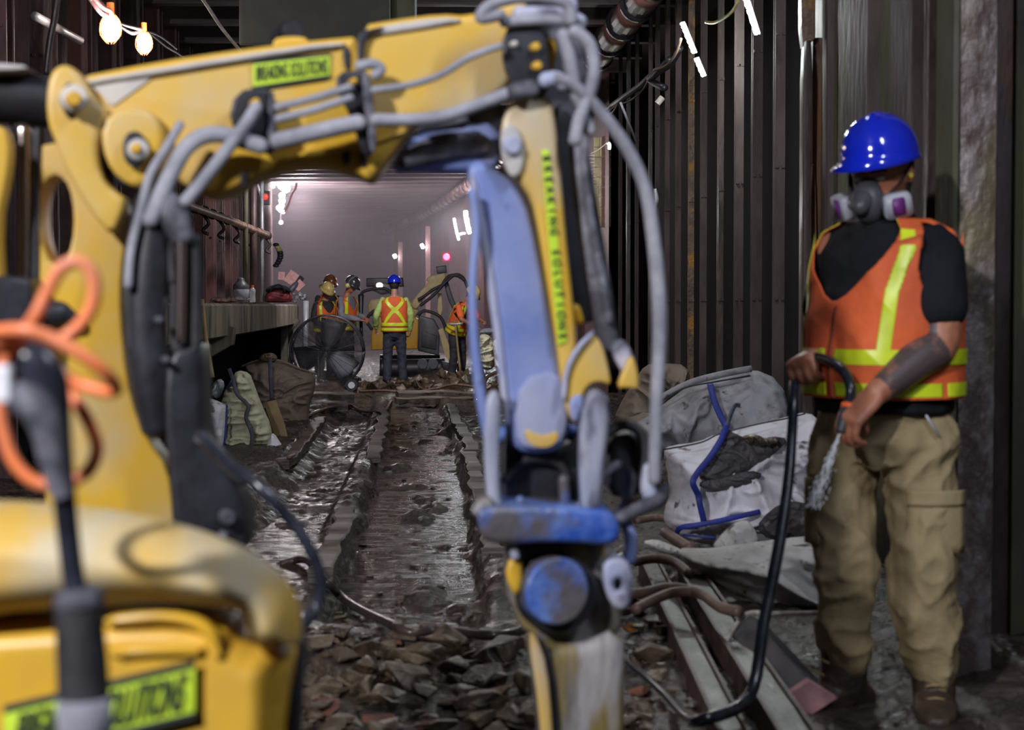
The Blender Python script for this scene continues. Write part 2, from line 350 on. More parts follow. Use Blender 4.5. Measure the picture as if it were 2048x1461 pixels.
def inflate(name, pts, Y, depth, m, parent=None, step=None, edge=None, wr=.0, wf=8, st=(1, 1, 1), seed=0, it=2, back=.8, lean=0.0, fn=None, groups=None):
    """soft closed body: outline in photo pixels at distance Y, swelling by depth (m) towards and away from the viewer"""
    P = outline(pts, it); xs = [p.x for p in P]; ys = [p.y for p in P]
    if step is None: step = max(max(xs)-min(xs), max(ys)-min(ys))/64
    # resample boundary
    B = []
    for i in range(len(P)):
        a = P[i]; b = P[(i+1) % len(P)]; k = max(1, int((b-a).length/step))
        for j in range(k): B.append(a.lerp(b, j/k))
    edge = edge or (max(xs)-min(xs))*.3
    fine = []
    for i in range(len(B)):
        a = B[i]; b = B[(i+1) % len(B)]; fine += [a, a.lerp(b, .33), a.lerp(b, .67)]
    kd = KDTree(len(fine))
    for i, q in enumerate(fine): kd.insert((q.x, q.y, 0), i)
    kd.balance(); dist = lambda q: kd.find((q.x, q.y, 0))[2]
    pin = []; y = min(ys); row = 0
    while y < max(ys):
        x = min(xs)+(step/2 if row % 2 else 0)
        while x < max(xs):
            q = Vector((x, y))
            if inpoly(q, P) and dist(q) > step*.5: pin.append(q)
            x += step
        y += step*.87; row += 1
    V = B+pin; E = [(i, (i+1) % len(B)) for i in range(len(B))]
    vo, eo, fo, _, _, _ = delaunay_2d_cdt([v.copy() for v in V], E, [], 1, .0001)
    bm = bmesh.new(); fr = []; bk = []; mpx = Y/FPX
    for q in vo:
        d = dist(q); d = 0 if d < step*.06 else d
        h = depth*math.sqrt(max(0, 1-(1-min(d/edge, 1))**2)); wp = W(q.x, q.y, Y)
        zz = wp.z
        k = Vector((wp.x*st[0], seed*3.1, wp.z*st[2]))*wf; k2 = k+Vector((noise.noise(k*.5), 0, noise.noise(k*.5+Vector((5, 5, 5)))))*.9
        r_ = wr*crease(k2)*min(1, d/(edge*.25))
        yy = Y-h-r_+lean*(zz-1.0)
        if fn: yy += fn(q)
        f = bm.verts.new((wp.x, yy, zz)); fr.append(f)
        bk.append(f if d < step*.05 else bm.verts.new((wp.x, Y+h*back+lean*(zz-1.0)+.002, zz)))
    for f in fo:
        try: bm.faces.new([fr[i] for i in f])
        except Exception: pass
        if any(bk[i] is not fr[i] for i in f):
            try: bm.faces.new([bk[i] for i in reversed(f)])
            except Exception: pass
    return obj(name, bm, m, parent)
def ribbon(name, pts, wd, m, parent=None, nrm=(0, -1, 0), th=.004, n=6):
    bm = bmesh.new(); loft(bm, pts, [(wd/2, th/2)]*len(pts), ref=nrm, seg=8, n=n, power=4); return obj(name, bm, m, parent)
def text(name, s, p, ux, uz, h, m, parent, wfac=1.0):
    cu = bpy.data.curves.new('t', 'FONT'); cu.body = s; cu.size = h; cu.extrude = .0006; cu.align_x = 'CENTER'; cu.align_y = 'CENTER'; cu.offset = h*.015
    o = bpy.data.objects.new('tmp', cu); C.objects.link(o); me = ev(o); bpy.data.objects.remove(o)
    ux = Vector(ux).normalized(); uz = Vector(uz).normalized(); nn = ux.cross(uz)
    for v in me.vertices: v.co = Vector(p)+ux*v.co.x*wfac+uz*v.co.y+nn*v.co.z
    return obj(name, me, m, parent, smooth=False)
#SECTIONS
# ================================================================== SETTING
def solveY(px, X0):
    Y = 15.0
    for _ in range(60): Y = .5*Y+.5*((X0+cv(Y))*3400/(px-890.0))
    return Y
def fbm(x, y, s): return noise.fractal(Vector((x*s, y*s, 3.3)), 1.0, 2.1, 4)
def sstep(a, b, x):
    t = max(0, min(1, (x-a)/(b-a))); return t*t*(3-2*t)
def gz(x, y):
    u = x-cv(y); n = fbm(u, y*.7, 1.9); n2 = noise.noise(Vector((u*9, y*7, 1))); wob = .05*noise.noise(Vector((0, y*1.7, 7)))
    z = .012+.030*n+.014*n2
    tr = sstep(-.56+wob, -.46+wob, u)*(1-sstep(.12+wob*.7, .20+wob*.7, u))*sstep(6.4, 7.1, y)*(1-sstep(22.5, 23.5, y))
    z -= .135*tr; z += tr*(.075*max(0, noise.noise(Vector((u*4, y*2.2, 31)))+.12)+.03*noise.noise(Vector((u*13, y*9, 3))))
    lip = math.exp(-((u+.60+wob)/.07)**2)*(.5+.6*noise.noise(Vector((u*8,y*2.2,9))))+.8*math.exp(-((u-.26-wob)/.08)**2)*(.5+.6*noise.noise(Vector((u*8,y*2.2,19))))
    z += .045*lip*sstep(7, 8, y)*(1-sstep(22, 23, y))
    st = (1-sstep(-1.22+wob, -1.12+wob, u))*sstep(8, 9, y); z += .10*st
    mid = sstep(-1.12+wob, -1.02+wob, u)*(1-sstep(-.72, -.66, u))*sstep(9, 10, y); z -= .05*mid
    pud = sstep(.34, .42, u)*(1-sstep(.62, .72, u))*sstep(6.6, 7.2, y)*(1-sstep(10, 12, y)); z -= .07*pud
    pl = math.exp(-((u+.95)/.45)**2-((y-8.6)/1.1)**2); z -= .10*pl
    z += .05*sstep(1.6, 1.9, u)+.016*noise.noise(Vector((u*22, y*15, 4)))+.02*max(0,noise.noise(Vector((u*5, y*3, 8))))
    z += .16*sstep(24, 25.5, y)*max(0, .5+.7*fbm(x, y, .9))*sstep(-.2, .6, u)
    return z
def make_floor():
    xs = [-3.6+.028*i for i in range(246)]; ys = []; y = 3.0
    while y < 34: ys.append(y); y += .028+.0016*max(0, y-5)**1.25
    while y < 96: ys.append(y); y += 1.2
    vs = []; fs = []
    for y in ys:
        c = cv(y) if y > 8 else 0
        for x in xs: vs.append((x+c, y, gz(x+c, y)))
    n = len(xs)
    for j in range(len(ys)-1):
        for i in range(n-1):
            a = j*n+i; fs.append((a, a+1, a+n+1, a+n))
    me = bpy.data.meshes.new('floor'); me.from_pydata(vs, [], fs); me.update()
    return struct(obj('floor', me, 'mud'))
floor = make_floor()
# standing water
wm = bpy.data.materials.new('muddy_water'); wm.use_nodes = True; nt = wm.node_tree; b = nt.nodes['Principled BSDF']
b.inputs['Base Color'].default_value = (.036, .024, .020, 1); b.inputs['Roughness'].default_value = .07; b.inputs['Specular IOR Level'].default_value = .9
g = nd(nt, 'ShaderNodeNewGeometry'); mp = nd(nt, 'ShaderNodeMapping'); mp.inputs['Scale'].default_value = (.55, 1.3, 1); nz = nd(nt, 'ShaderNodeTexNoise'); nz.inputs['Scale'].default_value = 20; nz.inputs['Detail'].default_value = 4
bp = nd(nt, 'ShaderNodeBump'); bp.inputs['Strength'].default_value = .75; bp.inputs['Distance'].default_value = .03
nt.links.new(g.outputs['Position'], mp.inputs[0]); nt.links.new(mp.outputs[0], nz.inputs['Vector']); nt.links.new(nz.outputs['Fac'], bp.inputs['Height']); nt.links.new(bp.outputs[0], b.inputs['Normal'])
n2_ = nd(nt, 'ShaderNodeTexNoise'); n2_.inputs['Scale'].default_value = 5.5; n2_.inputs['Detail'].default_value = 7; n2_.inputs['Roughness'].default_value = .7
rr2 = nd(nt, 'ShaderNodeMapRange'); rr2.inputs['From Min'].default_value = .50; rr2.inputs['From Max'].default_value = .60; rr2.inputs['To Min'].default_value = .06; rr2.inputs['To Max'].default_value = .62
nt.links.new(mp.outputs[0], n2_.inputs['Vector']); nt.links.new(n2_.outputs['Fac'], rr2.inputs['Value']); nt.links.new(rr2.outputs[0], b.inputs['Roughness'])
M['water'] = wm
def strip_grid(name, x0, x1, y0, y1, z, m, dy=1.0):
    vs = []; fs = []; y = y0; k = 0
    while y <= y1+.001:
        vs += [(x0+cv(y), y, z), (x1+cv(y), y, z)]
        if k: fs.append((2*k-2, 2*k-1, 2*k+1, 2*k))
        k += 1; y += dy
    me = bpy.data.meshes.new(name); me.from_pydata(vs, [], fs); me.update(); return obj(name, me, m, smooth=False)
o = strip_grid('trench_water', -.60, .27, 6.5, 23.5, -.088, 'water'); o['kind'] = 'stuff'; tag(o, 'shallow brown water standing in the long trench between the muddy ledges', 'water')
o = strip_grid('puddle', -1.75, -.60, 5.2, 12.2, -.040, 'water'); o['kind'] = 'stuff'; tag(o, 'brown puddle spread over the mud beside the foreground yellow machine', 'water')
o = strip_grid('puddle', .30, .80, 6.4, 12.4, -.018, 'water'); o['kind'] = 'stuff'; tag(o, 'glinting puddle on the mud behind the breaker hammer', 'water')

def wallstrip(name, X0, y0, y1, z0, z1, m, dy=1.5):
    vs = []; fs = []; y = y0; k = 0
    while y <= y1+.001:
        vs += [(X0+cv(y), y, z0), (X0+cv(y), y, z1)]
        if k: fs.append((2*k-2, 2*k-1, 2*k+1, 2*k))
        k += 1; y += dy
    me = bpy.data.meshes.new(name); me.from_pydata(vs, [], fs); me.update(); return struct(obj(name, me, m, smooth=False))
ZC = 4.65
wall_right = wallstrip('wall_right', 3.25, 9.5, 69, -.1, ZC, 'dark')
wall_left = wallstrip('wall_left', -3.7, 5, 90, -.1, ZC, 'dark')
ceiling = struct(obj('ceiling', (lambda: (lambda b: (b, [b.faces.new([b.verts.new(p) for p in q]) for q in [[(-6+cv(y), y, ZC), (4+cv(y), y, ZC), (4+cv(y+3), y+3, ZC), (-6+cv(y+3), y+3, ZC)] for y in range(-3, 93, 3)]])[0])(bmesh.new()))(), 'ceil', smooth=False))
wall_back = struct(boxo('wall_back', (-9, 90, 2.3), (26, .2, 5), 'purplewall', bev=0))
boxo('corner_pillar', W(786, 600, 66)+Vector((.4, 0, 1.2)), (.7, .7, 5.2), 'brownsteel', wall_right)
wn = struct(boxo('wall_right_near', (2.27, 5.6, 2.3), (.3, 8.6, 4.8), 'concrete', bev=0))
wb = struct(boxo('wall_behind', (0, -3.2, 2.3), (9, .2, 5), 'concrete', bev=0))
# ceiling steel: cross joists, one object each
def joist_mesh():
    bm = bmesh.new(); box(bm, (0, 0, 0), (6.6, .025, .24)); box(bm, (0, 0, -.12), (6.6, .16, .022)); box(bm, (0, 0, .11), (6.6, .16, .02))
    me = bpy.data.meshes.new('joist'); bm.to_mesh(me); bm.free(); me.materials.append(M['beam']); return me
jm = joist_mesh()
for i in range(44):
    y = 9.0+i*1.25
    o = bpy.data.objects.new('ceiling_joist', jm); C.objects.link(o); o.parent = ceiling; o.location = (-.6+cv(y), y, ZC-.16); o.rotation_euler = (0, 0, -(y-8)/409 if y > 8 else 0)
# right row of columns
cols = [(1241, 8), (1257, 9), (1274, 8), (1301, 8), (1315, 10), (1335, 10), (1357, 12), (1383, 13), (1408, 14), (1442, 13), (1479, 20), (1515, 24), (1560, 25)]
def hcol(name, x, y, z0, z1, wx, wy, m, parent=None, t=.016):
    bm = bmesh.new(); h = z1-z0; zc = (z0+z1)/2
    box(bm, (x, y-wy/2, zc), (wx, t, h)); box(bm, (x, y+wy/2, zc), (wx, t, h)); box(bm, (x+wx*.0, y, zc), (t, wy, h))
    for k in range(3):
        z = z0+h*(.3+.2*k)
        box(bm, (x-wx*.3, y-wy/2-t*.9, z), (.02, .02, .02)); box(bm, (x+wx*.3, y-wy/2-t*.9, z), (.02, .02, .02))
    return obj(name, bm, m, parent, smooth=False)
cm = ['brownsteel', 'rust', 'brownsteel', 'rust', 'brownsteel', 'brownsteel', 'brownsteel', 'rustcol', 'brownsteel', 'rust', 'brownsteel', 'brownsteel', 'brownsteel']
M['rustcol'] = mat('orange_rusted_steel', (.15, .10, .06), (.08, .05, .04), 12, .6, bump=.5, c3=(.30, .14, .02), s3=5, lo3=.55, hi3=.64)
for (px, wp), m_ in zip(cols, cm):
    Y = solveY(px, 2.3); wx = .82*wp*Y/FPX
    hcol('steel_column', 2.3+cv(Y), Y, -.05, ZC-.2, wx, .06, m_, wall_right)
y = 27.0
while y < 66:
    hcol('steel_column', 2.3+cv(y), y, -.05, ZC-.2, .16, .2, 'rustred' if y < 50 else 'brownsteel', wall_right); y += 1.5
wallstrip('wall_right_panelling', 2.52, 23.2, 68, -.1, ZC, 'rustred')
y = 11.5
k = 0
while y < 62:
    hcol('steel_column', -2.95+cv(y), y, -.05, ZC-.2, .16, .2, 'rustred' if k % 3 != 1 else 'rust', wall_left); y += 1.35; k += 1
wallstrip('wall_left_panelling', -3.25, 12.5, 89, -.1, ZC, 'rust')
# near stepped end of the wall
t = thing('wall_end_frame', W(1640, 1000, 9.6), 'flaking rusty steel frame at the near end of the black column row', 'steel frame')
plate('flange', [(1600, -120), (1627, -120), (1627, 78), (1612, 96), (1604, 96), (1600, 60)], 9.5, .10, 'rustcol', t, it=0)
plate('flange', [(1604, 84), (1622, 84), (1618, 400), (1622, 900), (1618, 1300), (1602, 1300), (1600, 900), (1603, 400)], 9.45, .12, 'rust', t, it=1)
plate('web', [(1622, 78), (1652, 78), (1650, 500), (1656, 1300), (1619, 1300), (1625, 800), (1620, 400)], 9.60, .10, 'rust', t, it=0)
plate('web_rib', [(1621, 330), (1629, 330), (1632, 520), (1630, 640), (1622, 640)], 9.52, .05, 'pipered', t, it=1)
plate('post', [(1650, -120), (1672, -120), (1668, 500), (1672, 1300), (1648, 1300), (1650, 500)], 9.3, .14, 'brownsteel', t, it=0)
plate('post', [(1676, -120), (1681, -120), (1679, 1300), (1674, 1300)], 9.1, .05, 'rust', t, it=0)
for (px, wp, Y, m_, lb) in [(1742, 32, 8.0, 'brownsteel', 'narrow brown steel column set in the concrete wall above the blue helmet'),
                            (1836, 46, 7.2, 'brownsteel', 'broad brown steel column in the concrete wall right of the blue helmet')]:
    p = W(px, 600, Y); bm = bmesh.new(); box(bm, (p.x, Y, 2.2), (wp*Y/FPX, .10, 4.8), bev=.006); box(bm, (p.x+wp*Y/FPX/2, Y-.06, 2.2), (.02, .05, 4.8)); box(bm, (p.x-.01, Y+.2, 2.2), (.02, .4, 4.8))
    tag(obj('steel_column', bm, m_, smooth=False), lb, 'column')
for px, Y, wp in [(1700, 8.5, 26), (1790, 7.6, 34), (1885, 6.7, 40)]:
    p = W(px, 600, Y); boxo('concrete_pier', (p.x+.02, Y+.12, 2.2), (wp*Y/FPX, .24, 4.8), 'concrete', wn, bev=.012)
# big near column
def ragged_column():
    t = thing('steel_column', (1.76, 5.62, 0), 'massive scuffed grey steel column standing directly behind the worker with the hose', 'column')
    bm = bmesh.new(); xl, xr = W(1908, 700, 5.6).x, W(1978, 700, 5.6).x
    n = 90; fr = []
    for i in range(n+1):
        z = -.05+4.7*i/n; a = .006*noise.noise(Vector((0, 0, z*5)))+.004*noise.noise(Vector((0, 0, z*19)))
        fr.append([bm.verts.new((xl+a, 5.55, z)), bm.verts.new((xl+(xr-xl)*.35, 5.545+a, z)), bm.verts.new((xr-(xr-xl)*.3, 5.545-a, z)), bm.verts.new((xr+a*1.5, 5.55, z)), bm.verts.new((xr+a, 5.585, z)), bm.verts.new((xl+a, 5.585, z))])
    for i in range(n):
        for k in range(6): bm.faces.new((fr[i][k], fr[i][(k+1) % 6], fr[i+1][(k+1) % 6], fr[i+1][k]))
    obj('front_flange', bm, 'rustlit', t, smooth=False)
    boxo('web', ((xl+xr)/2+.01, 5.74, 2.3), (.02, .34, 4.7), 'rust', t); boxo('rear_flange', ((xl+xr)/2+.03, 5.92, 2.3), (.2, .03, 4.7), 'rust', t)
    boxo('side_plate', (xl-.012, 5.66, 2.3), (.02, .2, 4.7), 'concrete', t)
ragged_column()
boxo('dark_pier', (W(2014, 700, 6.0).x, 6.02, 2.3), (.115, .12, 4.8), 'rust', wn)
boxo('dark_pier', (W(2070, 700, 5.9).x, 6.0, 2.3), (.14, .16, 4.8), 'concrete', wn)

# ---------------------------------------------------------------- ceiling pipe on the right
t = thing('ceiling_pipe', (1.9, 16, 4.2), 'thick red-brown pipe with dark collars running along the right of the ceiling', 'pipe')
y = 12.0
while y < 67:
    y2 = y+1.15
    tube('pipe_section', [(1.98+cv(y), y, 4.2), (1.98+cv(y2), y2, 4.2)], .16, 'pipered', t, seg=20, n=1)
    tube('collar', [(1.98+cv(y2)-.0, y2-.06, 4.2), (1.98+cv(y2), y2+.08, 4.2)], .185, 'black', t, seg=20, n=1); y = y2
# left wall insulated pipe
t = thing('wall_pipe', W(460, 443, 21), 'pale wrapped pipe with hangers along the left wall above the platform', 'pipe')
P_ = [W(330, 392, 15.5), W(390, 416, 17.7), W(440, 434, 20), W(490, 453, 22.6), W(534, 471, 25)]
tube('pipe', P_, [.038, .038, .042, .048, .055], 'pipepale', t, seg=12)
for k in range(14):
    f = k/13; p = P_[0].lerp(P_[-1], f); p = W(330+204*f, 392+79*f, 15.5+9.5*f)
    q = W(330+204*f+2, 392+79*f+.7, 15.5+9.5*f+.1)
    tube('hanger', [p, q], .062, 'rust', t, seg=12, n=1)
    if k % 2: tube('hanger', [p+Vector((0, 0, -.05)), p+Vector((.05, 0, -.14)), p+Vector((-.02, 0, -.22)), p+Vector((.05, 0, -.26))], .022, 'rust', t, seg=6, n=3)
for px, Y, r, m_, y0, lb in [(491, 22.5, .035, 'concrete', 372, 'pale olive conduit rising beside the water bottle'), (507, 23.5, .05, 'rust', 372, 'brown pipe rising just right of the pale conduit'), (524, 24.6, .028, 'galv', 372, 'thin grey conduit rising behind the dark red bag')]:
    tag(tube('conduit', [W(px, 340, Y), W(px, 604, Y)], r, m_, n=1), lb, 'conduit')

# ---------------------------------------------------------------- platform on the left
def platform():
    bm = bmesh.new(); ys = [11.5+i*.5 for i in range(31)]; prof = [(-3.2, 1.27), (-1.87, 1.27), (-1.85, 1.25), (-1.85, .99), (-1.9, .97), (-3.2, .97)]
    R = []
    for y in ys:
        R.append([bm.verts.new((x+cv(y)+(.012*noise.noise(Vector((y*2, z*5, 0))) if x > -2 else 0), y, z)) for x, z in prof])
    for i in range(len(R)-1):
        for k in range(6): bm.faces.new((R[i][k], R[i][(k+1) % 6], R[i+1][(k+1) % 6], R[i+1][k]))
    bm.faces.new(R[0]); bm.faces.new(R[-1])
    t = thing('platform', (-2, 12, 0), 'long stained concrete platform ledge on the left carrying a bag and debris', 'platform')
    obj('slab', bm, 'slab', t, smooth=False)
    plate('bracket', [(395, 690), (455, 652), (470, 655), (466, 690), (428, 712), (395, 730)], 15.2, .25, 'slab', t, it=0)
    for px, py, Y in [(572, 652, 24.5), (583, 648, 26.0)]:
        a = W(px, py, Y); b = W(px-6, 735, Y); bm = bmesh.new(); box(bm, ((a.x+b.x)/2, Y, a.z/2), (.09, .12, a.z+.1)); obj('leg', bm, 'concrete', t, smooth=False)
    a = W(596, 640, 25); b = W(566, 672, 25); tube('brace', [a, b], .05, 'concrete', t, n=1)
    boxo('end_wall', (-3.0, 26.7, .5), (1.2, .1, 1.1), 'dark', t); boxo('back_wall', (-3.15, 19, .5), (.1, 15, 1.1), 'dark', t)
platform()
tag(tube('end_post', [W(612, 602, 26.6), W(610, 742, 26.6)], .045, 'sheet', n=1), 'upright white pipe at the far end of the platform', 'post')
tag(tube('leaning_pole', [W(404, 600, 13.4), W(412, 680, 13.3), W(425, 755, 13.2)], .018, 'wood', n=3), 'long yellowish wooden pole leaning on the platform edge', 'pole')
# ---------------------------------------------------------------- hanging box and cables
t = thing('ceiling_duct', W(650, 40, 10.5), 'big dark green metal box hanging from the ceiling above the yellow boom', 'duct')
a = W(478, 92, 10.5); b = W(780, 92, 10.5); c = W(828, 30, 10.6)
boxo('box_body', ((a.x+b.x)/2, 10.9, a.z+.95), (b.x-a.x, .8, 1.9), 'hang', t, bev=.02)
boxo('end_panel', ((b.x+c.x)/2, 11.1, a.z+1.1), (c.x-b.x, .7, 1.9), 'concrete', t, bev=.02); boxo('edge_strip', (c.x+.008, 10.75, a.z+1.1), (.012, .03, 1.9), 'galv', t)
tag(tube('hanging_cable', [W(385, -30, 12), W(412, 8, 12), W(438, 48, 12), W(456, 72, 12), W(486, 108, 12.1)], .012, 'whitecord'), 'pale cable slanting down from the ceiling behind the boom', 'cable')
def bundle(name, lb, paths, r, m_, cat='cable'):
    bm = bmesh.new()
    for p in paths: loft(bm, p, [r]*len(p), seg=7, n=6)
    return tag(obj(name, bm, m_), lb, cat)
bundle('cable_bundle', 'dark tangled cable strung between the caged bulbs', [[W(176, -10, 9.6), W(196, 16, 10), W(218, 36, 10), W(262, 66, 12), W(290, 62, 13), W(330, 92, 14.5), W(362, 112, 16), W(420, 160, 18)], [W(180, -20, 9.6), W(206, 10, 10), W(235, 44, 11), W(280, 58, 12.5), W(318, 72, 14), W(352, 98, 15.5)]], .014, 'black')
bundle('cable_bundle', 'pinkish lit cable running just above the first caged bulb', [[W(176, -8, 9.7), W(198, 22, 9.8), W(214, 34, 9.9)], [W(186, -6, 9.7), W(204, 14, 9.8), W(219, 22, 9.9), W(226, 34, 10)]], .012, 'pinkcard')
for px, py, s, Y, cord, lb in [(221, 58, 1.0, 10.0, (214, 30), 'glowing caged bulb hanging leftmost and nearest over the boom'), (288, 87, 1.0, 12.6, (290, 62), 'glowing caged bulb second along the string, nearer the boom')]:
    p = W(px, py, Y); t = thing('caged_bulb', p, lb, 'lamp', 'caged string bulbs')
    bm = bmesh.new(); loft(bm, [p+Vector((0, 0, .075)), p+Vector((0, 0, .045)), p, p+Vector((0, 0, -.05)), p+Vector((0, 0, -.072))], [.02, .045, .054, .042, .015], seg=16, n=4); obj('bulb', bm, 'bulb', t)
    bm = bmesh.new()
    for k in range(8):
        a = 2*PI*k/8; d = Vector((math.cos(a), math.sin(a), 0))
        loft(bm, [p+d*.025+Vector((0, 0, .085)), p+d*.056+Vector((0, 0, .04)), p+d*.06+Vector((0, 0, -.03)), p+d*.02+Vector((0, 0, -.085))], [.0025]*4, seg=5, n=3)
    for z, r in [(.03, .06), (-.035, .06)]:
        loft(bm, [p+Vector((r*math.cos(2*PI*k/12), r*math.sin(2*PI*k/12), z)) for k in range(13)], [.0025]*13, seg=5, n=2)
    obj('cage', bm, 'cage', t); cylo('socket', p+Vector((0, 0, .075)), p+Vector((0, 0, .15)), .022, 'cage', t)
    light('bulb_light', 'POINT', p+Vector((.02, -.12, 0)), 16, (1, .78, .72), .06)
tag(tube('ceiling_rod', [W(117, -20, 9), W(108, 40, 9), W(99, 88, 9), W(92, 150, 9)], [.02, .018, .018, .016], 'rust'), 'dark rusty rod hanging near the upper left corner', 'rod')
tag(tube('short_pipe', [W(70, 32, 9.9), W(160, 81, 10.9)], .026, 'galv', n=1), 'short grey pipe stub left of the first caged bulb', 'pipe')
# LED strings on the right
def led(name, lb, pts, r, m_='led', n=9, cat='lamp', gap=.15, group='LED tube lights'):
    t = thing(name, pts[0], lb, cat, group); bm = bmesh.new(); P = catmull(pts, 8); L_ = len(P)
    for k in range(n):
        a = P[int(k*(L_-1)/n)]; b = P[int((k+1)*(L_-1)/n)]; q = a.lerp(b, 1-gap)
        loft(bm, [a, a.lerp(q, .5), q], [r*.8, r, r*.8], seg=8, n=2)
    obj('light_tube', bm, m_, t); tube('tube_spine', [p+Vector((.02, .02, .01)) for p in P[::4]], r*.45, 'galv', t, seg=6, n=2); return t
led('led_tube', 'long slanting white LED tube hanging below the red-brown ceiling pipe', [W(1364, 45, 13), W(1376, 75, 13), W(1389, 107, 13.05)], .019, n=7)
led('led_tube', 'shorter bright LED tube continuing just below the long slanting one', [W(1392, 116, 13.05), W(1400, 135, 13.05), W(1408, 154, 13.05)], .019, n=4)
led('led_tube', 'bright LED tube cut by the top edge above the column row', [W(1487, -16, 10.6), W(1498, 18, 10.6), W(1515, 71, 10.6)], .018, 'ledw', n=6)
light('led_light', 'POINT', W(1385, 100, 12.6), 42, (.9, 1, .93), .1); light('led_light', 'POINT', W(1498, 30, 10.2), 22, (.9, .95, 1), .1)
for pts, lb in [([W(1485, -20, 11), W(1465, 22, 11.4), W(1432, 44, 11.8), W(1412, 44, 12)], 'looping yellowish cable near the upper LED tube'), ([W(1362, 78, 13), W(1350, 110, 13.3), W(1330, 132, 13.8), W(1308, 140, 14.2)], 'thin sagging cable left of the long LED tube'),
                ([W(1302, 152, 14.4), W(1285, 180, 15), W(1262, 200, 15.6), W(1245, 206, 16)], 'pale sagging cable under the ceiling pipe'), ([W(1240, 200, 16), W(1228, 222, 16.5), W(1216, 228, 17), W(1200, 216, 17.2)], 'short drooping cable end above the yellowed tiles')]:
    tag(tube('sagging_cable', pts, .011, 'yelcord' if 'y' in lb[:12] else 'browncord'), lb, 'cable')
bundle('cable_bundle', 'dark cable bundle sagging below the red-brown ceiling pipe', [[W(1360, 96, 13.5), W(1340, 128, 14), W(1305, 150, 14.5), W(1280, 172, 15), W(1240, 200, 16), W(1205, 225, 18)], [W(1340, 118, 13.8), W(1312, 148, 14.3), W(1300, 160, 14.6), W(1330, 176, 14.2)]], .03, 'black')
tag(tube('pull_rod', [W(1241, 205, 15.6), W(1273, 284, 15.8)], .012, 'galv', n=1), 'thin straight rod slanting across the far columns', 'rod')
tag(cylo('cable_clamp', W(1314, 208, 14), W(1325, 195, 14), .026, 'whitecord'), 'small pale clamp dangling among the ceiling cables', 'clamp')
tag(tube('conduit_box', [W(1310, 378, 13.4), W(1312, 400, 13.4), W(1309, 420, 13.4), W(1311, 444, 13.4)], [.012, .022, .014, .016], 'galv'), 'small whitish fitting fixed on a column at mid height', 'fitting')
# tiled patch
t = thing('tile_panel', W(1203, 350, 24), 'yellowed tiled wall patch lit by a small lamp between the hoses and the columns', 'tile panel')
pl0 = W(1188, 440, 24); 
for r in range(9):
    for c_ in range(3):
        px0 = 1188+c_*11.5; py0 = 275+r*20; p = W(px0+5.5, py0+10, 24)
        boxo('tile', p, (.074, .05, .135), 'tile', t, bev=.004)
led('small_lamp', 'small bright lamp at the top of the yellowed tiles', [W(1216, 286, 22.5), W(1219, 290, 22.5), W(1218, 300, 22.5)], .02, n=2, group=None)
light('tile_light', 'POINT', W(1212, 300, 22.0), 5, (1, .95, .7), .05)
bundle('bare_wires', 'pale wire tails hanging beside the yellowed tiles', [[W(1216, 284, 22.4), W(1196, 300, 22.4), W(1180, 308, 22.4)]]+[[W(1177+k*.7, 311+k*7.2, 22.4), W(1188+k*.7, 311+k*7.2, 22.4)] for k in range(10)], .006, 'whitecord')
# far lights
led('far_led_tube', 'very bright far LED tube on the right tunnel wall, the rightmost of the pair', [W(931, 422, 42), W(934, 444, 42), W(940, 468, 42)], .055, 'ledw', n=3, gap=.04)
led('far_led_tube', 'thin bright far LED tube left of the very bright one', [W(908, 437, 42), W(912, 458, 42), W(918, 482, 42)], .028, 'ledw', n=5)
led('far_led_tube', 'short bright crosspiece between the two far LED tubes', [W(918, 470, 42), W(926, 466, 42), W(930, 468, 42)], .02, 'ledw', n=2)
light('far_led_light', 'POINT', W(915, 450, 40.5), 160, (.92, .95, 1), .3)
for px, py, Y, lb in [(852, 492, 50, 'small far lamp on the post nearer the red signal lamp'), (797, 512, 56, 'smallest far lamp on the post above the blue hard hat')]:
    led('post_lamp', lb, [W(px-10, py+2, Y), W(px-4, py-1, Y)], .07, 'ledw', n=1); tag(boxo('lamp_post', W(px+4, py+70, Y)+Vector((0, .1, 0)), (.14, .14, 3.2), 'pinkcard'), 'pale upright post carrying the '+lb[:lb.index('on')-1]+(' nearer the red signal' if px > 820 else ' above the blue hard hat'), 'post')
t = thing('signal_lamp', W(893, 514, 40), 'glowing red signal lamp on the right tunnel wall above the far boom', 'lamp')
bm = bmesh.new(); ell(bm, W(893, 514, 40), .075, .06, .075); obj('lens', bm, 'redlamp', t); boxo('housing', W(893, 514, 40.15), (.2, .12, .22), 'black', t)
light('signal_glow', 'POINT', W(893, 514, 39.6), 14, (1, .03, .1), .05)
t = thing('glare_lamp_cluster', W(560, 380, 44), 'dazzling cluster of white lamps strung down the end of the left wall', 'lamp')
for px, py, r in [(553, 356, .10), (563, 354, .12), (567, 368, .16), (572, 376, .11), (558, 366, .08), (546, 372, .05), (564, 392, .08), (564, 402, .08), (563, 412, .07), (560, 420, .05), (566, 424, .045), (556, 416, .05), (562, 445, .045), (530, 350, .045), (548, 349, .04)]:
    bm = bmesh.new(); ell(bm, W(px, py, 44), r, r, r*1.1, u=10, v=7); obj('bulb', bm, 'ledw', t)
tube('cable', [W(553, 345, 44.2), W(566, 380, 44.2), W(562, 420, 44.2), W(561, 450, 44.2)], .03, 'black', t)
light('glare_light', 'POINT', W(600, 395, 43), 430, (1, .86, .9), .3)
light('glare_light_warm', 'POINT', W(640, 400, 60), 700, (1, .70, .80), .5)
t = thing('wall_signal', W(531, 393, 25), 'dull red round lamp on a box between the left conduits and the glaring lamps', 'lamp')
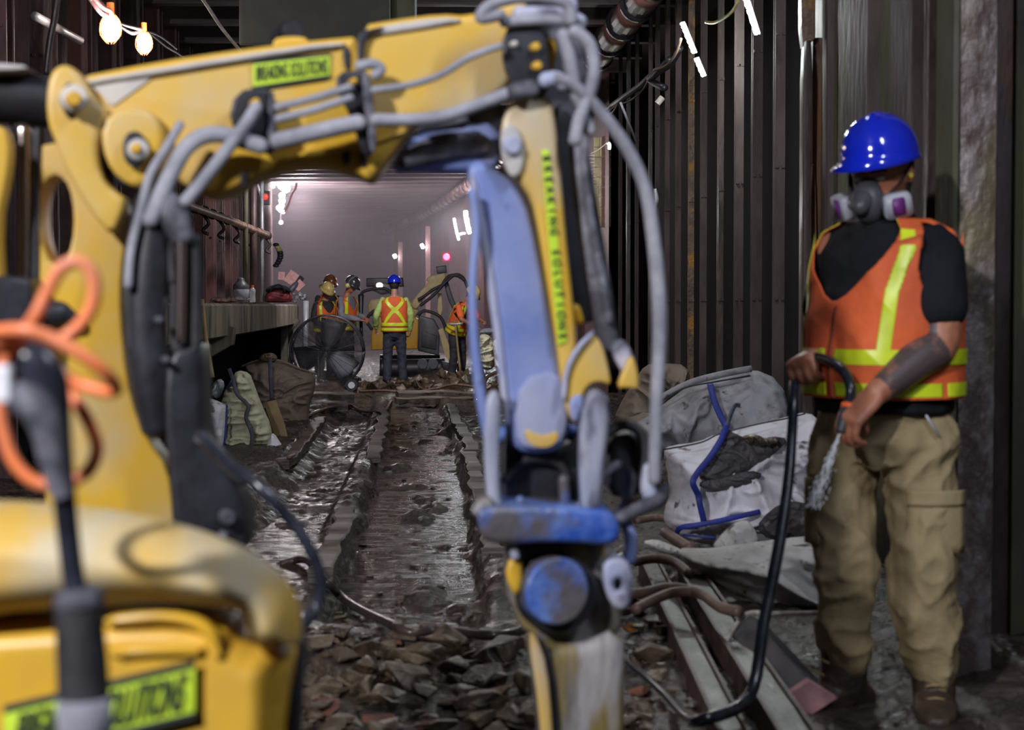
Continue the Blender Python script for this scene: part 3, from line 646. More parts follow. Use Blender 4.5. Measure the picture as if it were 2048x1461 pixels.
bm = bmesh.new(); ell(bm, W(531, 394, 24.9), .04, .03, .045); obj('lens', bm, 'reddim', t); boxo('housing', W(530, 396, 25.1), (.14, .12, .2), 'black', t); tube('bracket', [W(514, 368, 25), W(520, 385, 25), W(524, 400, 25)], .03, 'galv', t)
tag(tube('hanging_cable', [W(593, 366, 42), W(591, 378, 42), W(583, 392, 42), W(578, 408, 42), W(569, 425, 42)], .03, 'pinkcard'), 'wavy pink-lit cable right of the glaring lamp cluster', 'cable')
t = thing('hook_garland', W(555, 510, 30), 'dark hanging chain of hooks on the end of the left wall', 'chain')
for k in range(9):
    p = W(552+9*math.sin(k/8*PI), 490+k*5.2, 30); bm = bmesh.new(); ell(bm, p, .06, .05, .035, u=8, v=6); obj('hook', bm, 'yelcord' if k in (1, 2) else 'black', t)
# haze
hz = bpy.data.materials.new('tunnel_haze'); hz.use_nodes = True; nt = hz.node_tree; nt.nodes.clear()
ou = nd(nt, 'ShaderNodeOutputMaterial'); pv = nd(nt, 'ShaderNodeVolumeScatter'); pv.inputs['Color'].default_value = (.86, .74, .84, 1); pv.inputs['Density'].default_value = .016; pv.inputs['Anisotropy'].default_value = .25
nt.links.new(pv.outputs[0], ou.inputs['Volume'])
bm = bmesh.new(); box(bm, (-5, 59.5, 2.3), (18, 60, 4.55)); o = obj('tunnel_haze', bm, hz, smooth=False); o['kind'] = 'stuff'; tag(o, 'faint purple dust haze filling the far end of the tunnel', 'haze')
S.cycles.volume_bounces = 0; S.cycles.max_bounces = 6; S.cycles.use_denoising = True
S.cycles.sample_clamp_indirect = 4.0
M['muddy2'] = mat('scraped_breaker_steel', (.10, .09, .08), (.33, .31, .31), 4, .5, bump=.4, c3=(.20, .15, .05), s3=6, lo3=.5, hi3=.62, stretch=(2.5, 1, .6))
M['wornblue'] = mat('worn_blue_grey_steel', (.26, .29, .46), (.33, .35, .48), 8, .6, bump=.2, c3=(.12, .11, .13), s3=9, lo3=.5, hi3=.62, stretch=(1, 1, .5))
M['worngrey'] = mat('scraped_grey_steel', (.28, .30, .40), (.42, .42, .50), 9, .55, bump=.4, c3=(.07, .07, .09), s3=8, lo3=.52, hi3=.6, stretch=(1, 1, .4))
# ================================================================== FOREGROUND DEMOLITION ROBOT
Y0R, SL = 3.42, .36
def RP(px, py, off=0.0):
    r = ray(px, py); t = (Y0R+off)/(r.y-SL*r.x); return CO+r*t
def rr_(px, off=0): return RP(px, 600, off).y/FPX      # metres per pixel there
bot = thing('demolition_robot', (-.5, 3.0, 0), 'yellow demolition robot in the foreground with folded arm, grey hoses and breaker hammer', 'demolition robot')
def rpl(name, pts, off, th, m, bev=.006, holes=(), it=1, par=None): return plate(name, pts, Y0R+off, th, m, par or bot, SL, bev, holes, it)
def rtube(name, pts, rpx, m, off=0, seg=12, n=6, par=None, lab=None):
    P = [RP(p[0], p[1], off+(p[2] if len(p) > 2 else 0)) for p in pts]
    rp = rpx if isinstance(rpx, (list, tuple)) else [rpx]*len(pts)
    o = tube(name, P, [r*rr_(p[0], off) for r, p in zip(rp, pts)], m, par or bot, seg, n, rnd=True)
    if lab: o['label'] = lab
    return o
def rdisc(name, px, py, rpx, off, th, m, par=None, seg=32):
    c = RP(px, py, off); r = rpx*rr_(px, off); d = Vector((-SL, 1, 0)).normalized()
    bm = bmesh.new(); loft(bm, [c-d*th/2, c-d*(th/2-.004), c+d*th/2], [r-.004, r, r], seg=seg, n=1); return auto(obj(name, bm, m, par or bot))
# --- tower arm (left, upright)
rpl('tower_arm', [(76, 300), (70, 420), (72, 560), (80, 720), (96, 900), (110, 1100), (362, 1100), (356, 1020), (345, 930), (306, 880), (272, 800), (256, 690), (250, 590), (258, 500), (274, 420), (232, 390), (196, 352), (180, 300), (150, 285)], .02, .10, 'yellow',
    holes=[[(92, 400), (104, 362), (128, 352), (150, 376), (160, 430), (156, 490), (138, 530), (112, 530), (96, 490), (88, 440)]])
rpl('tower_arm_inner', [(180, 420), (256, 480), (240, 600), (252, 700), (262, 800), (306, 890), (350, 1100), (200, 1100), (170, 800)], .17, .06, 'yellow')
rpl('tower_arm_left_plate', [(-120, 250), (0, 252), (18, 262), (26, 300), (20, 360), (2, 440), (10, 600), (-20, 700), (-120, 720)], -.10, .05, 'yellow')
rpl('lever', [(96, 200), (104, 150), (124, 132), (146, 134), (172, 158), (196, 205), (222, 222), (206, 260), (196, 300), (204, 350), (232, 384), (262, 402), (230, 480), (180, 420), (140, 350), (112, 280), (100, 250)], -.06, .05, 'yellow', bev=.012)
rdisc('pivot_pin', 146, 198, 26, -.10, .05, 'dust'); rdisc('pin_head', 146, 200, 15, -.13, .04, 'yellow_clean')
rpl('pin_recess', [(128, 172), (140, 164), (150, 172), (154, 200), (150, 232), (138, 238), (128, 225), (124, 198)], -.09, .012, 'black')
# top left cylinder
rtube('cylinder_head', [(-60, 196), (40, 198), (92, 205)], 50, 'black', off=.06, seg=20)
rpl('cylinder_cover', [(-80, 134), (60, 138), (80, 150), (-80, 152)], .04, .14, 'dust', bev=.003)
rtube('cylinder_rod', [(46, 262), (46, 400), (45, 556)], 17, 'chrome', off=-.02, seg=18)
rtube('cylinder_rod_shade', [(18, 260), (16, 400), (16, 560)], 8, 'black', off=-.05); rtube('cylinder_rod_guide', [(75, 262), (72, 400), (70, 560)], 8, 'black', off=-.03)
rpl('valve_block', [(-80, 556), (70, 552), (84, 580), (84, 690), (60, 700), (-80, 706)], -.06, .14, 'black', bev=.01)
rtube('valve_knob', [(84, 632), (118, 628), (136, 634)], [30, 26, 18], 'black', off=-.06, seg=16)
# --- main boom
rpl('boom_rear', [(150, 168), (330, 133), (500, 108), (600, 95), (690, 86), (716, 84), (738, 140), (738, 330), (742, 366), (712, 352), (640, 333), (580, 340), (505, 366), (480, 384), (440, 398), (405, 396), (380, 372), (330, 368), (285, 372), (252, 352), (215, 316), (204, 282), (196, 240), (170, 205)], .04, .16, 'yellow', bev=.016)
rpl('boom_front', [(722, 62), (790, 50), (880, 38), (935, 42), (975, 26), (1010, 14), (1050, 10), (1060, 60), (1040, 120), (1010, 190), (960, 232), (850, 250), (822, 262), (795, 300), (752, 362), (735, 366), (716, 344), (715, 200)], .03, .15, 'yellow', bev=.016)
rpl('boom_lug', [(206, 250), (232, 225), (270, 216), (312, 226), (330, 262), (332, 310), (318, 352), (288, 378), (258, 372), (226, 344), (208, 300)], -.06, .05, 'yellow', bev=.012)
rpl('pin_recess', [(246, 276), (262, 262), (282, 264), (294, 286), (294, 316), (282, 336), (262, 336), (246, 316)], -.10, .014, 'black', it=2)
rdisc('pin_head', 275, 300, 21, -.11, .03, 'dust'); rdisc('pin_boss', 272, 298, 10, -.13, .02, 'yellow_clean')
rdisc('lug_gap', 262, 300, 74, -.02, .02, 'black')
rpl('dust_patch', [(160, 160), (318, 140), (300, 160), (240, 202), (222, 216), (196, 180)], -.043, .004, 'dust', bev=.001)
rpl('boom_collar', [(716, 78), (722, 64), (770, 54), (760, 62), (732, 74), (726, 130), (716, 130)], -.05, .03, 'black', bev=.003)
rpl('boom_top_lit_band', [(722, 60), (880, 35), (930, 40), (900, 50), (730, 76)], -.045, .02, 'dust', bev=.006)  # pale strips paint the lit bevel along the boom top
rpl('boom_top_lit_band', [(170, 160), (600, 92), (690, 84), (690, 94), (600, 104), (180, 172)], -.045, .02, 'dust', bev=.006)
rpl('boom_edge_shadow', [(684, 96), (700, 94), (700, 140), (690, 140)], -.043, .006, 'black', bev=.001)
for x, y in [(395, 345), (480, 345), (685, 300), (720, 305)]:
    rpl('boom_slot', [(x, y), (x+16, y-3), (x+14, y+28), (x+7, y+32), (x+2, y+26)], -.045, .008, 'black', bev=.001)
rpl('lower_shadow_rib', [(560, 312), (640, 300), (700, 290), (820, 258), (800, 270), (740, 292), (640, 312), (560, 322)], -.05, .012, 'yellow', bev=.002)
rdisc('top_knob', 575, 68, 22, .08, .1, 'black'); rpl('knob_base', [(550, 92), (560, 82), (606, 80), (622, 88), (618, 98), (552, 104)], .06, .1, 'yellow', bev=.004)
# stickers
def sticker(q, s, off, rot=False, par=None):
    o = rpl('sticker', q, off, .003, 'sticker', bev=.0005, it=0); a, b, c, d = [RP(p[0], p[1], off-.003) for p in q]
    ctr = (a+b+c+d)/4
    if rot: ux = (d-a); uz = (b-a)
    else: ux = (b-a); uz = (a-d)
    h = (uz.length)*.95; text('lettering', s, ctr, ux, uz, h, 'ink', bot, wfac=ux.length/(h*.62*len(s)))
    return o
sticker([(506, 129), (660, 112), (660, 150), (506, 173)], 'BREAKING SOLUTIONS', -.047)
rpl('sticker_border', [(504, 123), (662, 106), (662, 112), (504, 129)], -.047, .003, 'ink', bev=.0005, it=0); rpl('sticker_border', [(504, 173), (662, 150), (662, 156), (504, 180)], -.047, .003, 'ink', bev=.0005, it=0)
# brackets
rpl('bracket', [(474, 184), (536, 178), (548, 190), (552, 300), (528, 310), (500, 270), (458, 250)], -.09, .05, 'black'); rdisc('bolt', 510, 206, 8, -.13, .03, 'yellow_clean')
rpl('bracket_edge', [(538, 182), (550, 186), (556, 300), (544, 306), (536, 290)], -.115, .02, 'darkhose', bev=.003)
rpl('bracket', [(672, 148), (732, 142), (744, 160), (752, 290), (736, 322), (722, 300), (700, 230), (676, 190)], -.09, .05, 'black'); rdisc('bolt', 706, 163, 6, -.13, .03, 'yellow_clean')
rpl('bracket_edge', [(722, 146), (738, 146), (752, 240), (752, 300), (742, 310), (732, 240)], -.12, .02, 'darkhose', bev=.003)
rtube('fitting', [(720, 132), (745, 128), (762, 138), (752, 150)], 11, 'greyhose', off=-.10)
rpl('bracket', [(1006, 62), (1040, 52), (1084, 58), (1098, 120), (1100, 192), (1060, 196), (1030, 180), (1004, 130)], -.09, .06, 'black')
rdisc('bolt', 1071, 94, 9, -.13, .02, 'yellow_clean'); rdisc('bolt', 1074, 132, 9, -.13, .02, 'yellow_clean'); rdisc('bolt', 1028, 88, 6, -.13, .02, 'dust')
rpl('elbow_plate', [(1088, 78), (1112, 76), (1114, 110), (1104, 150), (1096, 180), (1088, 120)], -.07, .03, 'yellow_clean')
# hoses on boom
H = [('hose', [(555, 214), (600, 204), (650, 190), (700, 174)], 8), ('hose', [(556, 238), (620, 222), (700, 196)], 8), ('hose', [(556, 282), (600, 272), (660, 258), (716, 246)], 17),
     ('hose', [(748, 180), (820, 170), (880, 150), (940, 114), (1000, 92)], 7), ('hose', [(752, 240), (820, 240), (890, 232), (960, 208), (1020, 186), (1056, 178)], 13),
     ('hose', [(512, 216), (490, 250), (440, 318), (392, 378), (372, 402)], 13), ('hose', [(520, 292), (488, 282), (450, 270), (408, 272), (372, 296), (346, 340), (322, 390), (300, 440)], 17),
     ('hose', [(1000, 30), (960, 36), (985, 8), (1060, -6), (1130, 6), (1144, 40)], 12), ('hose', [(1010, 44), (1080, 40), (1150, 44), (1156, 62)], 12),
     ('hose', [(1150, 62), (1180, 90), (1188, 140), (1178, 190), (1158, 240), (1150, 280)], 13), ('hose', [(1128, 70), (1140, 120), (1150, 180), (1170, 220), (1178, 260)], 14),
     ('hose', [(1112, 156), (1150, 172), (1200, 222), (1250, 290), (1288, 370), (1306, 470), (1318, 600), (1318, 700), (1312, 820), (1308, 960)], [11, 12, 12, 13, 13, 14, 15, 14, 13, 13]),
     ('hose', [(360, 250), (330, 300), (300, 350), (282, 420), (262, 500), (256, 570)], 9)]
for i, (nm, p, r) in enumerate(H): rtube(nm, p, r, 'greyhose', off=-.13-(.02 if i % 2 else 0))
rtube('hose_fitting', [(1030, 184), (1046, 180), (1060, 178)], 19, 'darkhose', off=-.14); rtube('hose_fitting', [(1092, 160), (1112, 158), (1126, 166)], 16, 'lavender', off=-.14); rtube('hose_fitting', [(1040, 28), (1120, 30), (1158, 44)], 16, 'lavender', off=-.06)
rtube('hose', [(970, 24), (1030, 2), (1100, -8), (1138, 0), (1140, 30)], 14, 'lavender', off=.02)
rtube('hose', [(945, 385), (952, 460), (945, 560), (948, 680), (962, 800), (982, 900)], [9, 9, 9, 10, 11, 11], 'bluegrey', off=-.13, lab='blue grey hose down the left of the arm')
# elbow & tilt cylinder
rpl('cylinder_mount', [(776, 346), (808, 292), (838, 264), (900, 250), (1000, 246), (1002, 340), (962, 346), (900, 346), (850, 344)], .02, .08, 'bluegrey', bev=.02)
rtube('tilt_cylinder', [(812, 322), (850, 306), (900, 292), (960, 292)], [16, 26, 28, 24], 'darkhose', off=-.02, seg=20)
rtube('cylinder_cap', [(846, 250), (900, 246), (924, 244)], 14, 'darkhose', off=-.07); rpl('elbow_gap', [(850, 240), (960, 222), (1010, 200), (1010, 300), (960, 310), (900, 262)], .02, .05, 'black')
rpl('elbow_rear', [(1010, 190), (1060, 60), (1160, 50), (1172, 150), (1180, 250), (1110, 260), (1060, 220)], .13, .06, 'darkhose')
# stick arm
rpl('stick_arm', [(930, 338), (960, 322), (986, 344), (1024, 366), (1050, 404), (1068, 470), (1086, 560), (1108, 680), (1128, 780), (1136, 850), (1120, 896), (1050, 906), (1012, 880), (1006, 800), (994, 700), (978, 580), (960, 470), (945, 390)], -.02, .15, 'bluegrey', bev=.022)
rpl('stick_inner_edge', [(938, 346), (948, 350), (966, 420), (990, 560), (1008, 700), (1020, 850), (1008, 850), (992, 700), (972, 560), (950, 440)], -.085, .03, 'lavender', bev=.006)
rpl('stick_wear_plate', [(1040, 760), (1118, 740), (1132, 800), (1134, 850), (1118, 892), (1050, 900), (1030, 860)], -.10, .012, 'wornblue', bev=.003)
rpl('worn_patch', [(1048, 856), (1070, 868), (1090, 872), (1118, 862), (1112, 888), (1086, 898), (1056, 888)], -.108, .004, 'yellow', bev=.001)
rpl('stick_side', [(1012, 222), (1026, 202), (1060, 196), (1102, 196), (1110, 260), (1120, 360), (1130, 480), (1142, 590), (1150, 680), (1146, 730), (1122, 790), (1112, 700), (1094, 580), (1076, 470), (1062, 400), (1036, 366), (1010, 340), (1000, 290), (1002, 250)], -.07, .09, 'yellow', bev=.014)
rpl('stick_lug', [(1004, 260), (1020, 246), (1040, 262), (1050, 300), (1044, 346), (1024, 360), (1008, 330), (1000, 292)], -.12, .02, 'dust', bev=.006, it=2)
rdisc('pin_head', 1023, 292, 18, -.135, .02, 'lavender')
q = [(1083, 300), (1098, 300), (1108, 400), (1120, 520), (1134, 684), (1116, 690), (1104, 560), (1092, 420)]
rpl('sticker', q, -.118, .003, 'sticker', bev=.0005, it=0)
for i, ch in enumerate('BREAKING SOLUTIONS'):
    f = (i+.5)/18; a = RP(1091+34*f+2*math.sin(f*3), 306+376*f, -.122); ux = (RP(1125, 684, -.122)-RP(1091, 300, -.122)); d = Vector((SL*0, 0, 0))
    uxn = ux.normalized(); nrm = Vector((SL, -1, 0)).normalized(); uz = nrm.cross(uxn)
    if ch != ' ': text('letter', ch, a, uxn, uz, .022, 'ink', bot)
# rear cylinder
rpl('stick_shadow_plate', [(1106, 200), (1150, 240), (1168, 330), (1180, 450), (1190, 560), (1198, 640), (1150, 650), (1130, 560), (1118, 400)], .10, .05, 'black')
rtube('breaker_cylinder', [(1152, 262), (1162, 340), (1178, 450), (1196, 560), (1212, 650), (1228, 720)], [15, 22, 24, 25, 24, 20], 'darkhose', off=-.03, seg=18)
rtube('hose', [(1172, 230), (1170, 330), (1182, 440), (1200, 540), (1218, 640)], 9, 'darkhose', off=-.07)
rtube('cylinder_rod', [(1128, 520), (1140, 590), (1150, 640)], 6, 'chrome', off=.02)
rpl('cylinder_eye', [(1222, 690), (1240, 676), (1258, 692), (1272, 730), (1274, 762), (1258, 770), (1240, 740), (1226, 716)], -.06, .05, 'lavender', bev=.01)
rtube('rod_tip', [(1150, 620), (1156, 640)], 12, 'yellow_clean', off=-.02)
# linkage
rpl('link_plate', [(1126, 800), (1130, 742), (1150, 700), (1186, 666), (1204, 690), (1214, 730), (1222, 772), (1196, 762), (1172, 772), (1160, 800), (1150, 842), (1140, 840)], -.10, .04, 'yellow', bev=.006)
rpl('link_plate', [(1232, 776), (1246, 740), (1262, 706), (1274, 740), (1276, 780), (1256, 776)], -.10, .04, 'yellow', bev=.006)
rpl('link_edge', [(1122, 800), (1128, 740), (1150, 694), (1186, 660), (1188, 668), (1156, 704), (1136, 744), (1132, 800)], -.125, .02, 'lavender', bev=.004)
rpl('link_arm', [(966, 830), (974, 790), (990, 778), (1002, 800), (998, 880), (998, 960), (1006, 1030), (976, 1034), (968, 940)], -.12, .05, 'worngrey', bev=.012)
rpl('link_arm', [(1160, 830), (1170, 790), (1190, 776), (1212, 790), (1216, 850), (1206, 930), (1198, 1030), (1162, 1036), (1156, 930)], -.15, .06, 'worngrey', bev=.014)
rpl('link_arm', [(1190, 800), (1206, 786), (1220, 800), (1218, 880), (1206, 900)], -.06, .04, 'worngrey', bev=.01)
rpl('link_spacer', [(1136, 806), (1150, 790), (1166, 790), (1164, 830), (1146, 850)], -.13, .03, 'bluegrey', bev=.006)
rpl('hitch_dark_gap', [(1004, 850), (1030, 896), (1130, 900), (1160, 840), (1162, 1020), (1100, 1030), (1000, 1030)], .03, .12, 'black')  # black plate stands in for the dark gap between the link arms
rtube('cross_pin', [(1000, 870), (1080, 862), (1160, 868)], 16, 'bluepaint', off=.03); rtube('hose', [(1010, 960), (1050, 920), (1120, 930), (1150, 1000)], 9, 'rubber', off=-.05)
rtube('hose', [(1180, 1030), (1200, 960), (1240, 930), (1262, 960), (1250, 1010), (1220, 1040)], 10, 'darkhose', off=-.06)
rtube('hose', [(1180, 1050), (1230, 1040), (1280, 1018), (1318, 996), (1330, 980)], [14, 14, 15, 16, 12], 'darkhose', off=-.11)
rtube('hose', [(1214, 868), (1250, 850), (1284, 872), (1288, 930), (1270, 980)], 11, 'rubber', off=-.04); rtube('hose', [(1236, 880), (1262, 920), (1240, 980)], 12, 'rubber', off=.0)
rpl('hitch_block', [(1212, 870), (1268, 862), (1290, 900), (1276, 968), (1230, 1000), (1206, 960)], .02, .07, 'black')
rtube('grease_tube', [(1128, 960), (1130, 1000), (1128, 1014)], 12, 'bluepaint', off=-.08); rtube('grease_tube', [(1040, 1040), (1042, 1016), (1040, 1000)], 8, 'bluepaint', off=-.14)
rtube('hose', [(1300, 940), (1296, 980), (1312, 1006)], 15, 'lavender', off=-.10)
rpl('mount_plate', [(950, 1010), (976, 1000), (1190, 1006), (1224, 1020), (1232, 1060), (1216, 1080), (1100, 1072), (1000, 1078), (958, 1066)], -.10, .20, 'bluepaint', bev=.014)
rpl('mount_lug', [(942, 1030), (950, 1002), (972, 990), (990, 1002), (986, 1034)], -.15, .08, 'muddy', bev=.01)
rpl('breaker_neck', [(1020, 1070), (1190, 1070), (1225, 1090), (1240, 1150), (1236, 1270), (1130, 1290), (1050, 1260), (1012, 1190), (1008, 1120)], .0, .18, 'muddy', bev=.02)
rpl('side_lug', [(1008, 1150), (1020, 1112), (1044, 1112), (1044, 1170), (1030, 1196)], -.13, .04, 'yellow', bev=.01)
rdisc('pivot_ring', 1112, 1186, 80, -.115, .05, 'black'); rdisc('pivot_cover', 1106, 1180, 68, -.15, .05, 'bluepaint')
rpl('side_bracket', [(1206, 1120), (1236, 1108), (1262, 1130), (1264, 1200), (1244, 1222), (1218, 1206), (1204, 1160)], -.12, .05, 'lavender', bev=.012, holes=[[(1226, 1160), (1236, 1154), (1244, 1164), (1242, 1178), (1232, 1182), (1226, 1172)]])
rtube('hose', [(1250, 1040), (1262, 1080), (1258, 1120)], 13, 'bluegrey', off=-.09); rtube('bolt_tip', [(1024, 1092), (1030, 1112)], 10, 'lavender', off=-.16)
rpl('breaker_body', [(1048, 1256), (1130, 1280), (1240, 1240), (1242, 1380), (1238, 1560), (1084, 1560), (1070, 1400)], -.03, .20, 'muddy2', bev=.03)
rpl('breaker_rib', [(1054, 1262), (1072, 1270), (1094, 1330), (1104, 1440), (1110, 1560), (1086, 1560), (1078, 1420)], -.145, .03, 'yellow', bev=.008)
rpl('breaker_groove', [(1090, 1290), (1100, 1292), (1116, 1400), (1124, 1560), (1112, 1560), (1104, 1420)], -.134, .01, 'black', bev=.002)
c0 = RP(1170, 1560, .02); cylo('breaker_tool', c0, Vector((c0.x+.01, c0.y, -.02)), .045, 'muddy', bot)
# --- black hydraulic mass beside tower
rtube('hydraulic_cylinder', [(308, 420), (296, 520), (288, 640), (300, 760), (310, 850)], [44, 46, 44, 42, 30], 'black', off=-.08, seg=20)
rtube('cylinder_end', [(330, 402), (345, 428), (362, 470)], [26, 32, 24], 'darkhose', off=-.12, seg=18)
for p, r in [([(300, 430), (282, 500), (258, 560), (262, 700)], 9), ([(372, 400), (352, 420), (338, 470), (346, 560)], 12), ([(330, 600), (322, 660), (334, 740)], 9), ([(385, 480), (388, 580), (386, 690)], 17), ([(352, 480), (348, 580), (350, 700)], 8), ([(350, 690), (368, 720), (384, 742)], 9), ([(368, 780), (400, 860), (430, 920), (480, 960)], 14)]:
    rtube('hydraulic_hose', p, r, 'rubber', off=-.10)
rtube('cylinder_rod', [(362, 462), (362, 560), (360, 680)], 10, 'chrome', off=-.13, seg=16)
rpl('chassis_mast', [(346, 706), (402, 684), (412, 700), (416, 872), (470, 950), (498, 1000), (506, 1090), (440, 1130), (360, 1100), (352, 940), (338, 820)], -.04, .16, 'black', bev=.014)
for x, y, r in [(318, 640, 10), (447, 1070, 10), (455, 1035, 22), (400, 880, 12), (330, 720, 11)]: rdisc('bolt_head', x, y, r*.7, -.14, .03, 'darkhose')
# black supply hose looping in front
DF = 2.6
tag(tube('supply_hose', [W(400, 870, 2.9), W(450, 920, 2.85), (W(520, 975, 2.8)), W(580, 1040, 2.8), W(620, 1100, 2.8), W(642, 1165, 2.8), W(630, 1220, 2.8), W(602, 1258, 2.75), W(585, 1300, 2.7)], .0105, 'wetrubber'), 'shiny black hose looping over the mud right of the yellow hood', 'hose')
# --- hood (machine cover), nearest
HY = 2.05
def hood_poly(name, pts, Y, depth, m, edge, par=bot, it=2, seed=0, fn=None, back=.5):
    return inflate(name, pts, Y, depth, m, par, step=13, edge=edge, it=it, seed=seed, fn=fn, back=back)
hood_poly('hood_lid', [(-160, 1010), (-40, 1000), (70, 1004), (150, 1012), (240, 1022), (330, 1040), (430, 1070), (510, 1104), (566, 1148), (596, 1194), (604, 1236), (603, 1284), (598, 1290), (560, 1290), (500, 1275), (494, 1262), (490, 1226), (480, 1214), (420, 1206), (330, 1198), (220, 1200), (100, 1214), (0, 1226), (-160, 1240)], HY, .12, 'hood', 90, it=1)
hood_poly('hood_panel', [(-160, 1222), (100, 1206), (330, 1192), (480, 1206), (500, 1262), (596, 1286), (590, 1330), (576, 1400), (562, 1560), (-160, 1560)], HY+.035, .10, 'yellow_clean', 60, it=1)
def hp(px, py, o=0): return W(px, py, HY-.075+o)
plate('hood_ridge', [(210, 1232), (300, 1218), (380, 1224), (430, 1250), (446, 1290), (440, 1330), (428, 1300), (400, 1262), (340, 1244), (210, 1254)], HY-.062, .02, 'yellow_clean', bot, bev=.008)
plate('hood_ridge', [(222, 1292), (408, 1290), (410, 1304), (222, 1318)], HY-.066, .02, 'yellow_clean', bot, bev=.008)
plate('hood_frame', [(566, 1290), (604, 1268), (614, 1284), (606, 1400), (596, 1560), (560, 1560)], HY+.08, .06, 'black', bot, bev=.01, it=0)
q = [(8, 1426), (390, 1334), (390, 1428), (8, 1520)]
plate('sticker', q, HY-.078, .003, 'sticker', bot, bev=.0005, it=0)
plate('sticker_border', [(8, 1412), (390, 1320), (390, 1336), (8, 1428)], HY-.079, .003, 'ink', bot, bev=.0005, it=0)
plate('sticker_border', [(200, 1470), (390, 1424), (390, 1438), (200, 1486)], HY-.079, .003, 'ink', bot, bev=.0005, it=0)
ux = hp(390, 1334)-hp(8, 1426)
text('lettering', 'BREAKING SOLUTIONS', hp(199, 1428, -.008), ux, (0.2, 0, 1), .062, 'ink', bot, wfac=.55*ux.length/(.062*18*.36))
# remote plug and grey hose in front of the hood
PY = 1.72
t = thing('power_plug', W(165, 1320, PY), 'black cylindrical cable plug hanging in front of the yellow hood sticker', 'cable plug')
c = lambda x, y: W(x, y, PY)
bm = bmesh.new(); loft(bm, [c(156, 1182), c(158, 1200), c(160, 1260), c(166, 1360), c(172, 1560)], [.020, .0245, .0245, .026, .027], seg=22, n=3); obj('plug_body', bm, 'rubber', t)
bm = bmesh.new(); loft(bm, [c(154, 1178), c(157, 1196), c(158, 1216)], [.021, .0255, .025], seg=22, n=2); obj('plug_collar', bm, 'darkhose', t)
bm = bmesh.new(); loft(bm, [c(168, 1395), c(172, 1500)], [.0275, .0275], seg=22, n=2); obj('grey_sleeve', bm, 'greyhose', t)
tube('cable', [c(48, 716), c(76, 730), c(98, 772), c(110, 840), c(122, 930), c(134, 1050), c(146, 1150), c(154, 1186)], [.019, .021, .020, .016, .0125, .0115, .0115, .0115], 'wetrubber', t, seg=14)
tube('dusty_sheath', [W(30, 790, PY-.01), W(70, 812, PY-.02), W(96, 860, PY-.015), W(108, 930, PY-.01), W(126, 1000, PY-.01)], [.016, .018, .017, .014, .010], 'darkhose', t, seg=14)
tag(boxo('white_connector', W(4, 768, 1.70), (.02, .02, .037), 'bagwhite', bev=.004), 'small white connector cut by the left edge below the orange cord', 'connector')
OY = 1.8
o_ = lambda pts: [W(p[0], p[1], OY+(p[2] if len(p) > 2 else 0)) for p in pts]
bm = bmesh.new()
for P_ in ([(-40, 676), (30, 672, .02), (66, 640), (92, 590), (118, 542), (146, 524), (172, 530), (188, 560), (186, 606), (164, 646), (128, 676), (84, 690), (40, 684), (-40, 690)],
           [(-40, 668), (40, 660, -.03), (100, 676, -.03), (160, 708, -.03), (208, 744, -.02), (232, 774), (218, 784, .01), (170, 772, .02), (128, 752, .02), (96, 720, .02), (40, 690, .02)],
           [(92, 730, .02), (126, 772, .01), (158, 812), (184, 860), (194, 900), (180, 938), (150, 960), (100, 972), (60, 958), (26, 920), (6, 860), (0, 800), (4, 740, .01), (20, 690, .01)]):
    loft(bm, o_(P_), [.0072]*len(P_), seg=12, n=8)
tag(obj('extension_cord', bm, 'orange_cord'), 'coiled orange cord looped over the machine at the left edge', 'cord')
# ================================================================== PEOPLE
def frame(yaw):
    """yaw 0 = facing the camera (-Y), positive = turned towards the left of the picture"""
    F = Vector((-math.sin(yaw), -math.cos(yaw), 0)); return F, Vector((0, 0, 1)).cross(F)      # forward, person's own left
SEC = [(0, .188, .150), (.25, .182, .150), (.5, .188, .142), (.72, .200, .135), (.84, .195, .115), (.93, .145, .092), (1, .078, .072)]
def torso(bot_, top, F, L, ks=1, kb=1, sec=SEC, belly=0, droop=.045):
    def f(u, v, off=0):
        for i in range(len(sec)-1):
            if v <= sec[i+1][0] or i == len(sec)-2:
                t = (v-sec[i][0])/(sec[i+1][0]-sec[i][0]); t2 = t*t*(3-2*t) if False else t
                a = sec[i][1]+(sec[i+1][1]-sec[i][1])*t2; b = sec[i][2]+(sec[i+1][2]-sec[i][2])*t2; break
        a = a*ks+off; b = b*kb+off; c, s = math.cos(u), math.sin(u); e = 2/2.4
        fwd = math.copysign(abs(c)**e, c)*b; sd = math.copysign(abs(s)**e, s)*a
        p = bot_.lerp(top, v)+F*(fwd+belly*math.exp(-((v-.25)/.25)**2)*max(0, c))+L*sd
        if v > .84: p.z -= abs(s)**2*droop*(1-(v-.84)/.16*1.0)*(1 if v < 1 else 0)
        return p
    return f
